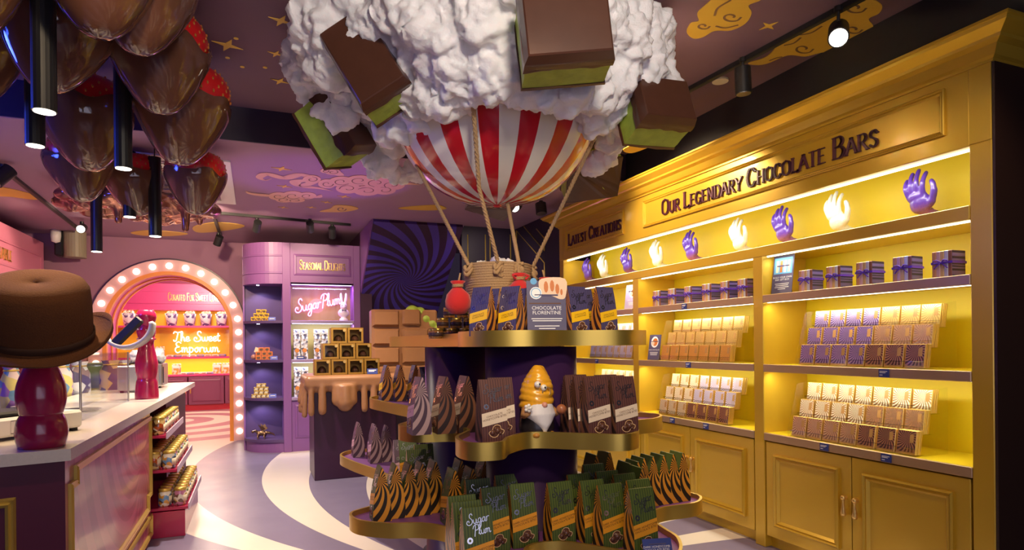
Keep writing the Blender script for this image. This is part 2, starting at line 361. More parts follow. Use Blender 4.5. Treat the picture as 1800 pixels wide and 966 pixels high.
SCR = {
 'S': (.66, ['.62,.86 .5,1.04 .32,.96 .3,.72 .48,.5 .58,.24 .42,0 .14,-.03 -.04,.16 .04,.38 .2,.36 .2,.2']), 'u': (.5, ['0,.45 .05,.14 .17,0 .31,.12 .36,.45 .36,.14 .44,0 .54,.08']),
 'g': (.48, ['.38,.4 .2,.46 .05,.25 .15,.02 .32,.12 .38,.45 .37,-.2 .24,-.5 .04,-.4 .16,-.18 .5,.08']), 'a': (.48, ['.36,.4 .2,.46 .04,.25 .12,.02 .29,.1 .37,.45 .36,.12 .44,0 .52,.08']),
 'r': (.38, ['.04,.46 .06,.2 .05,0', '.06,.26 .15,.42 .26,.47 .34,.40']), 'P': (.56, ['.12,-.1 .2,.5 .26,.98', '-.05,.7 .08,.98 .4,1.06 .62,.85 .5,.56 .24,.5']), 'l': (.26, ['0,.1 .18,.6 .2,1 .09,.95 .08,.3 .14,.02 .28,.08']),
 'm': (.6, ['0,.42 .04,.44 .05,0 .07,.3 .17,.46 .24,.34 .24,0 .27,.3 .38,.46 .45,.34 .45,.12 .5,0 .62,.08']), 'h': (.44, ['0,.1 .17,.7 .15,1 .06,.9 .05,0 .1,.3 .22,.46 .31,.32 .31,.1 .37,0 .46,.08']),
 'e': (.4, ['0,.16 .28,.26 .26,.46 .1,.42 .04,.18 .14,0 .32,.05 .42,.14']), 'T': (.62, ['-.02,.8 .1,1 .38,.92 .7,1.02', '.4,.93 .3,.4 .2,.05 .04,.02 0,.16']), 'w': (.62, ['0,.45 .04,.12 .14,0 .26,.12 .29,.42 .31,.12 .4,0 .52,.14 .54,.45 .64,.36']),
 't': (.3, ['.1,.85 .07,.2 .14,0 .3,.08', '-.04,.54 .26,.58']), 'E': (.54, ['.5,.88 .3,1.03 .1,.85 .2,.58 .36,.55 .1,.46 .02,.2 .2,-.03 .52,.14']), 'p': (.44, ['0,.4 .06,.46 .04,-.46', '.05,.3 .2,.46 .36,.25 .22,0 .07,.06']),
 'o': (.42, ['.2,.46 .04,.25 .18,0 .34,.22 .22,.46 .42,.4']), 'i': (.22, ['.04,.45 .03,.12 .1,0 .22,.08']), ' ': (.4, [])}
def pts_of(t): return [tuple(float(c) for c in p.split(',')) for p in t.split()]
def strokes(text, font, small=None, track=.1):
    """list of (polyline, size) in units of cap height, and the width"""
    x = 0.; out = []
    first = True
    for ch in text:
        k = 1. if (small is None or first) else small
        w_, st = font[ch]; base = 0
        for t in st:
            if t[0] in 'LC': P = pts_of(t[1:]); P = P if t[0] == 'L' else [tuple(q[:2]) for q in crom([(*p, 0) for p in P], 5)]
            else: P = [tuple(q[:2]) for q in crom([(*p, 0) for p in pts_of(t)], 4)]
            out.append(([(x + p[0] * k, base + p[1] * k) for p in P], k))
        x += (w_ + (0 if font is SCR else track)) * k; first = ch == ' '
    return out, x
def nib(mb, P, w_, h_, f, k=None):
    """broad-nib stroke: a ribbon w_ wide across and h_ thick, mapped by f(x, y, off)"""
    n = len(P); a = (w_ / 2, h_ / 2)
    for i in range(n - 1):
        p, q = P[i], P[i + 1]; d = (q[0] - p[0], q[1] - p[1]); L = math.hypot(*d) or 1e-6; nx, ny = -d[1] / L, d[0] / L
        t = abs(nx) * w_ / 2 + abs(ny) * h_ / 2
        nrm = lambda j: None
        mb.add([f(p[0] + nx * t, p[1] + ny * t), f(p[0] - nx * t, p[1] - ny * t), f(q[0] - nx * t, q[1] - ny * t), f(q[0] + nx * t, q[1] + ny * t)], [(0, 1, 2, 3)], None, k)
def ribbon(mb, P, w_, f, k=None, closed=False):
    n = len(P); vs = []
    for i in range(n):
        a = P[i - 1] if (i or closed) else P[i]; b = P[(i + 1) % n] if (i < n - 1 or closed) else P[i]
        d = (b[0] - a[0], b[1] - a[1]); L = math.hypot(*d) or 1e-6; nx, ny = -d[1] / L * w_ / 2, d[0] / L * w_ / 2
        vs += [f(P[i][0] + nx, P[i][1] + ny), f(P[i][0] - nx, P[i][1] - ny)]
    mb.add(vs, [(2 * i, 2 * i + 1, 2 * ((i + 1) % n) + 1, 2 * ((i + 1) % n)) for i in range(n if closed else n - 1)], None, k)
def sign_mesh(text, height, depth, small=.72, weight=.14):
    """serif capitals as solid letters in the x-z plane, centred in x, facing -y"""
    st, wd = strokes(text, CAPS, small); mb = MB(); s = height
    for P, k in st:
        Q = [((p[0] - wd / 2) * s, p[1] * s) for p in P]
        for a, b in zip(Q, Q[1:]):
            d = (b[0] - a[0], b[1] - a[1]); L = math.hypot(*d) or 1e-6; nx, nz = -d[1] / L, d[0] / L
            t = s * k * (abs(nx) * weight + abs(nz) * weight * .35) / 2; e = t * .3; ux, uz = d[0] / L * e, d[1] / L * e
            poly = [(a[0] + nx * t - ux, a[1] + nz * t - uz), (a[0] - nx * t - ux, a[1] - nz * t - uz), (b[0] - nx * t + ux, b[1] - nz * t + uz), (b[0] + nx * t + ux, b[1] + nz * t + uz)]
            vs = [(x, 0, z) for x, z in poly] + [(x, -depth, z) for x, z in poly]
            mb.add(vs, [(4, 5, 6, 7), (0, 1, 5, 4), (1, 2, 6, 5), (2, 3, 7, 6), (3, 0, 4, 7)])
        for (px, pz), (qx, qz) in ((Q[0], Q[1]), (Q[-1], Q[-2])):
            if abs(pz - qz) > abs(px - qx) * 1.2:
                h = s * k * .12; mb.box((px - h, -depth, pz - s * .018), (px + h, 0, pz + s * .018))
    return mb, wd * s
def put_sign(text, height, mt, parent, loc, rz, fit=None):
    """each word of the sign is a part"""
    wd = strokes(text, CAPS, .74)[1] * height; k = fit / wd if fit else 1.; x = -wd / 2
    for w_ in text.split(' '):
        mb, ww = sign_mesh(w_, height, .012, .74); c = (x + ww / 2) * k
        o = link('lettering', mb.mesh('lettering', mt), parent, (loc[0] + c * math.cos(rz), loc[1] + c * math.sin(rz), loc[2]), (0, 0, rz)); o.scale = (k, 1, 1)
        x += ww + (CAPS[' '][0] + .1) * height * .74
TXT = {}
def text2d(body, size, align='CENTER'):
    key = (body, size, align)
    if key not in TXT:
        c = bpy.data.curves.new('t', 'FONT'); c.body = body; c.size = size; c.align_x = align; c.resolution_u = 2; c.space_line = .95
        o = bpy.data.objects.new('t', c); me = evaluated(o); TXT[key] = ([(v.co.x, v.co.y) for v in me.vertices], [list(p.vertices) for p in me.polygons])
        bpy.data.objects.remove(o); bpy.data.meshes.remove(me); bpy.data.curves.remove(c)
    return TXT[key]
def put_text(mb, body, size, f, k=None, align='CENTER'):
    v, fc = text2d(body, size, align); mb.add([f(*p) for p in v], fc, None, k)
def greek(mb, f, rows, h=.004, k=0):
    """lines of print too small to read: (x0, x1, z) each"""
    for x0, x1, z in rows: mb.add([f(x0, z), f(x1, z), f(x1, z + h), f(x0, z + h)], [(0, 1, 2, 3)], None, k)
# ---------------------------------------------------------------- room shell
LAV, WHT = (.20, .17, .28), (.74, .66, .60)
m_floor = rays('swirl_floor', (0, 1), (1.3, 3.4), 20, R(5.2), WHT, LAV, duty=.42, rough=.38)
nt = m_floor.node_tree; e = NX(nt); b = nt.nodes['Principled BSDF']          # arms are laid so that one starts at 121.5 degrees
for n in nt.nodes:
    if n.type == 'MATH' and n.operation == 'MULTIPLY_ADD' and abs(n.inputs[1].default_value - 20 / (2 * PI)) < 1e-4: n.inputs[2].default_value = 50 - (121.5 % 18) / 18
tc = nt.nodes.new('ShaderNodeTexNoise'); tc.inputs['Scale'].default_value = 3; tc.inputs['Detail'].default_value = 6
g = nt.nodes.new('ShaderNodeTexCoord'); nt.links.new(g.outputs['Object'], tc.inputs['Vector'])
nt.links.new(e.m('MULTIPLY_ADD', tc.outputs[0], .25, .22), b.inputs['Roughness'])
struct(MB().box((-3.1, -2.0, -.05), (3.65, 10.45, 0)).build('floor', m_floor))
m_fl2 = rays('alcove_swirl_floor', (0, 1), (-1.55, 13.7), 2, 4.2, (.74, .60, .56), (.40, .16, .24), duty=.5, rough=.4)
struct(MB().box((-4.2, 10.45, -.05), (1.3, 16.2, .0)).build('floor_alcove', m_fl2))
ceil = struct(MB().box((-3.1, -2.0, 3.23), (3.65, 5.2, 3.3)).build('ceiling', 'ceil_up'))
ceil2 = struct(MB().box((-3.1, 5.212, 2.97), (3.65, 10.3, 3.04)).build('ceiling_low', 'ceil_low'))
struct(MB().box((-3.1, 5.2, 2.972), (3.65, 5.212, 3.23)).build('trim_bulkhead', 'navy'))
struct(MB().box((-3.2, -2.0, 0), (-3.1, 10.3, 3.3)).build('wall_left', 'purple_dark'))
struct(MB().box((3.65, -2.0, 0), (3.75, 10.3, 3.3)).build('wall_right', 'black'))
struct(MB().box((3.34, 1.2, 2.9), (3.65, 6.6, 3.23)).build('trim_soffit', 'black'))
struct(MB().box((-3.2, -2.1, 0), (3.75, -2.0, 3.3)).build('wall_front', 'purple_dark'))
struct(MB().box((-1.3, -2.0, .6), (2.3, -1.96, 2.8)).build('fill_panel_1', mat('front_fill_glow', (.6, .6, .7), .3, emit=(.75, .75, 1), es=.6)))  # added glowing panel out of view, goes with the soft front fill
# back wall with the arched opening
AX, AZ, RI, RO = -1.15, 1.67, .80, 1.0
def arch_pts(r, n=28, z0=0.): return [(AX - r, z0)] + [(AX - r * math.cos(PI * i / n), AZ + r * math.sin(PI * i / n)) for i in range(n + 1)] + [(AX + r, z0)]
mb = MB(); ap = arch_pts(RI + .06); n = len(ap)
out = [(-3.1, 0)] + [(-3.1 + 4.6 * i / (n - 3), 2.97) for i in range(n - 2)] + [(1.5, 0)]
for y in (10.3, 10.45): mb.add([(x, y, z) for x, z in ap] + [(x, y, z) for x, z in out], [(i, i + 1, n + i + 1, n + i) for i in range(n - 1)])
wb = struct(mb.build('wall_back', 'mauve'))
wr = struct(MB().box((2.53, 7.9, 0), (3.65, 8.0, 2.97)).build('wall_back_right', 'navy')); wr2 = struct(MB().box((3.3, 6.46, 0), (3.648, 7.898, 2.968)).build('wall_right_return', 'navy'))
mb = MB()
def gl(par, *q, w_=.009):
    P_ = [(onY if par is wr else onX)(u, v, 7.898 if par is wr else 3.298) for u, v in q]; mb = MB(); mb.tube(P_, w_, 4); mb.build('gold_inlay', 'gold_trim', par)
for u in (822, 853, 861, 897): gl(wr, (u, 412), (u + 2, 560))
gl(wr2, (908, 560), (908, 405), (957, 462), (958, 560)); gl(wr2, (921, 398), (957, 440), (957, 418), (943, 402))
# arch: face ring with bulbs, tunnel lining with orange trims
ring = MB(); n = 32
def ringstrip(mbx, r0, r1, y0, y1, k=None):
    P, Q = arch_pts(r0, n), arch_pts(r1, n); m_ = len(P)
    v = [(x, y0, z) for x, z in P] + [(x, y0, z) for x, z in Q] + [(x, y1, z) for x, z in P] + [(x, y1, z) for x, z in Q]
    fs = []
    for i in range(m_ - 1): fs += [(i, i + 1, m_ + i + 1, m_ + i), (2 * m_ + i, 3 * m_ + i, 3 * m_ + i + 1, 2 * m_ + i + 1), (i, 2 * m_ + i, 2 * m_ + i + 1, i + 1), (m_ + i, m_ + i + 1, 3 * m_ + i + 1, 3 * m_ + i)]
    mbx.add(v, fs, None, k)
ringstrip(ring, RI + .02, RO, 10.24, 10.32)
tr = struct(ring.build('trim_arch', mat('pale_pink_gloss', (.72, .42, .42), .35)))
mb = MB(); ringstrip(mb, RO, RO + .02, 10.23, 10.3); mb.build('outer_edge', 'purple_dark', tr)
mb = MB(); ringstrip(mb, RI - .02, RI + .03, 10.22, 10.30); mb.build('inner_edge', mat('orange_trim', (.85, .30, .04), .35), tr)
mb = MB(); ringstrip(mb, RI - .015, RI + .05, 10.30, 10.95); mb.build('tunnel_lining', 'magenta', tr)
for yy in (10.55, 10.9):
    mb = MB(); ringstrip(mb, RI - .03, RI - .01, yy, yy + .04); mb.build('lining_band', MATS['orange_trim'], tr)
RB = .91; bulb = MB().lathe([(.042, 0), (.045, .012), (.034, .03), (.018, .042), (.001, .047)], 12).mesh('bulb', 'bulb')
pts = [(AX + sg * RB, z) for sg in (-1, 1) for z in (.14, .345, .555, .765, .97, 1.19, 1.41, 1.62)] + [(AX + RB * math.cos(a), AZ + RB * math.sin(a)) for a in [R(9.5) + i * R(161) / 12 for i in range(13)]]
for x, z in pts: link('bulb', bulb, tr, (x, 10.24, z), (PI / 2, 0, 0))
# alcove beyond the arch
struct(MB().box((-4.2, 16.1, 0), (1.3, 16.2, 3.0)).build('wall_alcove_back', 'hotpink'))
struct(MB().box((-4.3, 10.45, 0), (-4.2, 16.2, 3.0)).build('wall_alcove_left', 'pink'))
struct(MB().box((1.3, 10.45, 0), (1.4, 16.2, 3.0)).build('wall_alcove_right', 'pink'))
struct(MB().box((-4.3, 10.45, 3.0), (1.4, 16.2, 3.05)).build('ceiling_alcove', mat('cream_ceiling', (.8, .68, .55), .7)))

# ---------------------------------------------------------------- ceiling paintings
M['paint_gold'] = mat('gold_paint', (.75, .48, .06), .5); M['paint_line'] = mat('umber_line', (.18, .09, .05), .6)
def star(o, x, y, z, r, a=0., ratio=.28, asp=1.):
    mb = MB(); P = []
    for i in range(8):
        q = r if i % 2 == 0 else r * ratio; t = a + PI * i / 4; P.append((x + q * math.cos(t) * (asp if i in (0, 4) else 1), y + q * math.sin(t)))
    mb.prism(P, z - .004, z - .001); mb.build('painted_star', 'paint_gold', o)
for u, v, r in ((494, 36, .055), (400, 79, .07), (485, 94, .04), (492, 142, .05), (1351, 45, .045)): p = onZ(u, v, 3.23); star(ceil, p.x, p.y, 3.23, r * 1.3, .3)
for u, v in ((415, 67), (400, 101), (426, 117), (466, 118)): p = onZ(u, v, 3.23); MB().cyl((p.x, p.y, 3.226), (p.x, p.y, 3.229), .014, n=10).build('painted_dot', 'paint_gold', ceil)
for u, v, r in ((495, 296, .06), (500, 327, .05), (605, 345, .05), (574, 355, .04), (498, 364, .04), (547, 364, .04)): p = onZ(u, v, 2.97); star(ceil2, p.x, p.y, 2.97, r * 1.5, .2)
def cloud_paint(o, outline, swirls, zc, mt='paint_gold'):
    P = [onZ(u, v, zc) for u, v in outline]; Q = crom([(p.x, p.y, 0) for p in P], 5, True); mb = MB()
    mb.prism([(q.x, q.y) for q in Q], zc - .005, zc - .001); c = mb.build('painted_cloud', mt, o)
    for s in swirls:
        S = crom([(*onZ(u, v, zc).xy, 0) for u, v in s], 5); mb = MB(); ribbon(mb, [(q.x, q.y) for q in S], .014, lambda x, y: (x, y, zc - .0065)); mb.build('swirl_line', 'paint_line', c)
def spiral(u, v, r, a0=0., turns=1.1, sq=.5): return [(u + r * (1 - .75 * t) * math.cos(a0 + turns * 2 * PI * t), v + r * sq * (1 - .75 * t) * math.sin(a0 + turns * 2 * PI * t)) for t in [i / 8 for i in range(9)]]
cloud_paint(ceil, [(1207, 55), (1214, 40), (1228, 36), (1226, 22), (1240, 8), (1262, -10), (1300, -30), (1345, -20), (1338, -2), (1316, 8), (1321, 22), (1310, 40), (1285, 52), (1256, 53), (1235, 64), (1218, 66)], [spiral(1236, 44, 12), spiral(1285, 28, 18), [(1256, 26), (1262, 12), (1285, -2)], [(1258, 44), (1275, 47), (1298, 42)]], 3.23)
cloud_paint(ceil, [(1315, 110), (1345, 100), (1362, 84), (1370, 68), (1395, 58), (1412, 48), (1440, 42), (1460, 30), (1478, 18), (1500, 8), (1530, -2), (1550, 8), (1545, 22), (1527, 32), (1535, 46), (1525, 62), (1500, 74), (1470, 86), (1440, 92), (1415, 98), (1385, 96), (1350, 110), (1330, 113)], [spiral(1412, 84, 18), spiral(1503, 12, 20), [(1352, 105), (1365, 100), (1375, 98)], [(1378, 78), (1395, 74), (1408, 64)], spiral(1500, 50, 16), [(1400, 60), (1425, 56), (1445, 44)]], 3.23)
def lobe_cloud(o, lobes, tails, zc, mt):
    """a painted cloud of overlapping round lobes, each with its drawn curl, and tapering tails"""
    root = None
    for i, (u, v, ru, rv) in enumerate(lobes):
        mb = MB(); P_ = [onZ(u + ru * math.cos(t), v + rv * math.sin(t), zc) for t in [2 * PI * k / 18 for k in range(18)]]; mb.prism([(p.x, p.y) for p in P_], zc - .005 - .00012 * i, zc - .001)
        if root is None: root = mb.build('painted_cloud', mt, o)
        else: mb.build('painted_lobe', mt, root)
        S = crom([(*onZ(*q, zc).xy, 0) for q in spiral(u, v, ru * .72, .6 * i, .95, rv / ru)], 4); mb = MB(); ribbon(mb, [(q.x, q.y) for q in S], .010, lambda x, y, i=i: (x, y, zc - .0062 - .00012 * i)); mb.build('swirl_line', 'paint_line', root)
    for q in tails:
        S = crom([(*onZ(u, v, zc).xy, 0) for u, v in q], 6); n = len(S); mb = MB(); vs = []
        for i in range(n):
            d = S[min(i + 1, n - 1)] - S[max(i - 1, 0)]; d.normalize(); w_ = .075 * math.sin(PI * (.12 + .88 * i / n)) * (1 - .75 * i / n); vs += [(S[i].x - d.y * w_, S[i].y + d.x * w_, zc - .004), (S[i].x + d.y * w_, S[i].y - d.x * w_, zc - .004)]
        mb.add(vs, [(2 * i, 2 * i + 1, 2 * i + 3, 2 * i + 2) for i in range(n - 1)]); mb.build('painted_tail', mt, root)
RG = mat('rose_gold_paint', (.72, .42, .28), .5)
lobe_cloud(ceil2, [(575, 322, 16, 8), (600, 318, 22, 9), (632, 316, 24, 9), (662, 320, 24, 10), (690, 324, 22, 9), (612, 330, 22, 9), (645, 334, 24, 9), (676, 333, 20, 8), (548, 314, 16, 7), (585, 301, 14, 5), (572, 299, 9, 4)], [[(560, 318), (530, 306), (500, 312), (470, 305), (456, 311), (466, 316), (478, 313)], [(556, 318), (535, 326), (560, 330), (586, 335)], [(600, 308), (585, 300), (572, 297)], [(690, 326), (712, 322), (738, 324)], [(540, 316), (520, 318), (522, 325), (532, 327)]], 2.97, RG)
lobe_cloud(ceil2, [(490, 344, 18, 7), (515, 343, 20, 8), (540, 343, 16, 6), (500, 350, 16, 5), (520, 351, 16, 4)], [[(490, 344), (460, 342), (440, 339), (432, 335)], [(540, 343), (558, 345), (565, 341)]], 2.97, RG)
cloud_paint(ceil2, [(562, 371), (580, 366), (590, 360), (615, 361), (630, 366), (610, 371), (585, 372)], [spiral(600, 366, 9)], 2.97)
cloud_paint(ceil2, [(700, 365), (735, 361), (770, 360), (785, 366), (760, 369), (725, 368)], [], 2.97)
cloud_paint(ceil2, [(340, 398), (380, 390), (430, 396), (400, 404), (350, 408)], [], 2.97)
cloud_paint(ceil2, [(230, 408), (270, 404), (330, 410), (300, 414), (250, 413)], [], 2.97)
cloud_paint(ceil2, [(-40, 330), (0, 328), (40, 336), (72, 346), (60, 350), (20, 345), (-30, 342)], [], 2.97)
cloud_paint(ceil2, [(1095, 262), (1120, 250), (1160, 238), (1170, 245), (1140, 258), (1110, 268)], [], 2.97)

# ---------------------------------------------------------------- yellow wall cabinet
FX, BXK = 3.20, 3.60
cab = thing('wall_cabinet', 'tall yellow wall cabinet with gold cornice filled with chocolate bars', 'cabinet', (0, 0, 0))
POSTS = [(1.86, 1.96), (3.30, 3.39), (4.80, 4.89), (6.28, 6.37)]; BAYS = [(1.96, 3.30), (3.39, 4.80), (4.89, 6.28)]
for i, (a, b_) in enumerate(POSTS):
    z1 = 2.34 if i in (0, 3) else 2.0
    MB().box((FX, a, 0), (BXK, b_, z1), .004).build('upright', 'yellow', cab)
mb = MB().box((FX + .002, 1.846, 0), (BXK + .02, 1.858, 2.71)); mb.build('side_panel', 'cabinet_end', cab)
MB().box((BXK, 1.86, 0), (BXK + .02, 6.37, 2.71)).build('back_panel', 'yellow_in', cab)
for a, b_ in BAYS:
    for z in (.78, 1.245, 1.715):
        mb = MB(); mb.box((FX + .012, a, z - .03), (BXK, b_, z), k=1); mb.box((FX - .004, a, z - .05), (FX + .014, b_, z + .002), .003, k=0)
        mb.build('shelf', ['shelf_lip', 'yellow_in'], cab)
    for z in (.728, 1.193, 1.663):
        if z > 1: MB().box((FX + .03, a + .01, z), (FX + .045, b_ - .01, z + .006)).build('light_strip', 'led', cab)
    MB().box((FX + .03, a + .01, 1.974), (FX + .045, b_ - .01, 1.98)).build('light_strip', 'led', cab)
    MB().box((FX + .06, a, .0), (BXK, b_, .10)).build('plinth', 'yellow', cab)
    c = (a + b_) / 2
    for s_, (p, q) in ((1, (a + .012, c - .003)), (-1, (c + .003, b_ - .012))):
        d = MB().box((FX + .004, p, .085), (FX + .03, q, .722), .003).build('door', 'yellow', cab)
        r0, r1, z0, z1 = p + .075, q - .075, .165, .645
        prof = [(0, 0), (0, .016), (.010, .022), (.018, .010), (.028, .016), (.038, .005), (.042, 0)]
        MB().sweep([(FX + .004, r1, z0), (FX + .004, r0, z0), (FX + .004, r0, z1), (FX + .004, r1, z1)], [(-x_, y_) for x_, y_ in prof], up=(-1, 0, 0), closed=True).build('door_moulding', 'yellow', d)
        hy = q - .035 if s_ == 1 else p + .035
        T = Matrix.Translation((FX - .018, hy, .39)); h = MB().lathe([(.001, -.02), (.013, -.016), (.016, -.002), (.010, .03), (.006, .065), (.010, .076), (.006, .086), (.001, .088)], 12, T)
        h.cyl((FX + .006, hy, .48), (FX - .016, hy, .48), .012); h.ball((FX - .018, hy, .48), .016); h.build('handle', 'gold_leaf', d)
MB().box((FX - .004, 1.96, 1.98), (BXK, 6.28, 2.05), .004).build('ledge', 'yellow', cab)
MB().box((FX, 1.96, 2.335), (FX + .05, 6.28, 2.71), .003).build('frieze', 'yellow', cab)
MB().box((FX + .05, 1.96, 2.326), (FX + .068, 6.28, 2.335)).build('light_strip', 'led', cab)
for a, b_ in ((POSTS[0]), (POSTS[3])): MB().box((FX - .002, a, 2.34), (FX + .05, b_, 2.71), .003).build('frieze_block', 'yellow', cab)
for y0, y1 in ((2.07, 4.70), (5.02, 6.2)):
    MB().sweep([(FX, y1, 2.42), (FX, y0, 2.42), (FX, y0, 2.655), (FX, y1, 2.655)], [(0, 0), (0, .012), (-.006, .016), (-.012, .007), (-.02, .012), (-.026, .003), (-.028, 0)], up=(-1, 0, 0), closed=True).build('frieze_moulding', 'yellow', cab)
prof = [(0, 0), (.012, 0), (.012, .012), (.03, .02), (.04, .035), (.055, .06), (.085, .072), (.09, .085), (.12, .10), (.145, .112), (.15, .125), (.16, .128), (.16, .14), (0, .14)]
MB().sweep([(BXK + .03, 1.856, 2.70), (FX, 1.856, 2.70), (FX, 6.37, 2.70), (BXK + .03, 6.37, 2.70)], [(-a, b_) for a, b_ in prof]).build('cornice', 'yellow', cab)
M['sign_plum'] = mat('plum_letter', (.10, .02, .05), .35)
put_sign('OUR LEGENDARY CHOCOLATE BARS', .125, 'sign_plum', cab, (FX - .001, 3.42, 2.478), -PI / 2); put_sign('LATEST CREATIONS', .125, 'sign_plum', cab, (FX - .001, 5.60, 2.475), -PI / 2)
for a, b_ in BAYS:
    yc = (a + b_) / 2
    for z, pw in ((1.968, 2.6), (1.655, 4.2), (1.185, 4.2)): lamp('AREA', 'shelf_led', (FX + .04, yc, z), pw, (1, .95, .74), (FX + .17, yc, z - .5), .02, b_ - a - .06)
lamp('AREA', 'niche_led', (FX + .06, 4.12, 2.318), 11, (1, .95, .74), (FX + .26, 4.12, 2.0), .02, 4.2)
for o in [o for o in COL.objects if o.type == 'LIGHT' and o.name.startswith(('shelf_led', 'niche_led'))]:
    d = Vector((.16, 0, -.5)) if o.name.startswith('shelf') else Vector((.22, 0, -.3))
    zax = -d.normalized(); yax = Vector((0, 1, 0)); xax = yax.cross(zax); o.matrix_world = Matrix.Translation(o.location) @ Matrix((xax, yax, zax)).transposed().to_4x4()

# ---------------------------------------------------------------- plum cabinet with the curved shelf end
PY = 8.79
pc = thing('plum_cabinet', 'plum cabinet with curved open shelf end and pink neon sign niche', 'cabinet', (0, 0, 0))
Z0, Z1, Z2, Z3, Z4, ZT = .10, .72, 1.225, 1.745, 2.23, 2.775
for x0, x1 in ((.33, .43), (1.25, 1.34)): MB().box((x0, PY, 0), (x1, PY + .5, ZT), .004).build('upright', 'purple', pc)
MB().box((.43, PY, Z4), (1.25, PY + .04, ZT), .003).build('header', 'purple', pc)
MB().box((.43, PY + .36, .1), (1.25, PY + .38, Z4)).build('back_panel', mat('olive_gold_panel', (.30, .22, .06), .5), pc)
MB().box((.43, PY, Z4), (1.25, PY + .38, Z4 + .02)).build('niche_top', 'purple', pc)
for z in (Z1, Z2, Z3): MB().box((.43, PY - .004, z - .04), (1.25, PY + .36, z), .004).build('shelf', mat('lilac_shelf', (.30, .22, .38), .35), pc)
MB().box((.43, PY + .02, .0), (1.25, PY + .36, Z1 - .04)).build('base_panel', 'purple', pc)
MB().sweep([(.50, PY + .02, .20), (1.2, PY + .02, .20), (1.2, PY + .02, .60), (.50, PY + .02, .60)], [(0, 0), (0, .014), (.02, .008), (.028, 0)], up=(0, -1, 0), closed=True).build('base_moulding', 'purple', pc)
MB().sweep([(.50, PY, 2.37), (1.19, PY, 2.37), (1.19, PY, 2.60), (.50, PY, 2.60)], [(0, 0), (0, .014), (.02, .008), (.028, 0)], up=(0, -1, 0), closed=True).build('sign_moulding', 'purple', pc)
put_sign('SEASONAL DELIGHTS', .125, 'gold_leaf', pc, (.845, PY - .001, 2.425), 0, .60)
CX, CY, CR = .33, PY + .5, .49
def quarter(r, n=14): return [(CX - r * math.sin(PI / 2 * i / n), CY - r * math.cos(PI / 2 * i / n)) for i in range(n + 1)]
MB().prism(quarter(CR) + [(CX, CY)], Z4, ZT, smooth=False).build('curved_header', 'purple', pc)
for z in (2.37, 2.60): MB().sweep([(x, y, z) for x, y in quarter(CR)], [(0, -.012), (-.012, -.006), (-.012, .006), (0, .012)]).build('header_moulding', 'purple', pc)
for z in (.17, Z1, Z2, Z3): MB().prism(quarter(CR) + [(CX, CY)], z - .035, z).build('curved_shelf', 'purple_in', pc)
MB().prism(quarter(CR - .02) + [(CX, CY)], 0, .135).build('curved_plinth', 'purple', pc)
MB().box((CX - CR + .0, CY - .01, .1), (CX, CY + .02, Z4)).build('niche_back', 'purple_in', pc)
MB().box((CX - CR, CY - .06, 0), (CX - CR + .02, CY + .02, ZT)).build('end_strip', 'purple', pc)
MB().box((CX - CR, CY + .02, 0), (1.34, 10.22, ZT)).build('rear_body', 'purple', pc)
for z in (Z1 - .037, Z2 - .037, Z3 - .037, Z4 - .002):
    MB().cyl((CX - .3, CY - .2, z), (CX - .3, CY - .2, z - .006), .02, n=12).build('downlight', 'led_cool', pc)
    lamp('SPOT', 'niche_light', (CX - .3, CY - .2, z - .015), 6, (.75, .72, 1), (CX - .22, CY - .1, z - .5), .02, ang=120)
for z, pw in ((Z2 - .045, 5), (Z3 - .045, 6)):
    MB().box((.45, PY + .02, z), (1.23, PY + .03, z + .005)).build('light_strip', 'led_cool', pc); lamp('AREA', 'strip_glow', (.84, PY + .05, z - .01), pw, (.9, .92, 1), (.84, PY + .2, z - .4), .78, .02)
MB().box((.45, PY + .06, Z4 - .006), (1.23, PY + .07, Z4)).build('light_strip', 'led_cool', pc); lamp('AREA', 'niche_glow', (.84, PY + .08, Z4 - .012), 7, (.55, .3, 1), (.84, PY + .2, Z4 - .5), .78, .02)
mb = MB().box((1.345, 8.8, 0), (1.5, 10.2, 2.97)); struct(mb.build('wall_stair_side', 'purple_dark'))
# sloping soffit of the stair with the pinwheel print
sw = rays('violet_pinwheel', (0, 1), (.56, 1.0), 22, .75, (.085, .045, .36), (.05, .016, .055), duty=.5, rough=.4, log=True)
a = Vector((1.36, 7.83, 2.97)); sl = Vector((0, 1.01, -.82)); L = 2.55; U = sl.normalized()
so = link('stair_soffit', MB().box((0, 0, -.05), (1.16, L, 0)).mesh('stair_soffit', [sw])); tag(so, 'sloping purple stair underside with a blue swirl print', 'stair soffit')
so.matrix_world = Matrix.Translation(a) @ Matrix((Vector((1, 0, 0)), U, Vector((1, 0, 0)).cross(U))).transposed().to_4x4()
mb = MB(); P = [(7.80, 2.96), (8.78, 2.13), (8.78, 2.96)]
mb.add([(x, y, z) for x in (1.342, 1.358) for y, z in P], [(0, 1, 2), (3, 5, 4), (0, 3, 4, 1), (1, 4, 5, 2), (2, 5, 3, 0)]); struct(mb.build('wall_stair_cheek', 'purple'))
MB().box((-.012, 0, -.02), (0, L, .012)).build('edge_bead', mat('lilac_bead', (.35, .2, .4), .4), so); MB().box((1.16, 0, -.02), (1.172, L, .012)).build('edge_bead', MATS['lilac_bead'], so)

ul = thing('fill_uplight', 'small black floor lamp added unseen behind the tiered display', 'lamp', (1.60, 6.35, 0)); MB().cyl((0, 0, 0), (0, 0, .025), .07, n=20).build('base', 'black_metal', ul); MB().cyl((0, 0, .02), (-.02, -.004, .105), .045, n=16).build('barrel', 'black_metal', ul)  # body for the added violet lamp, hidden from the camera
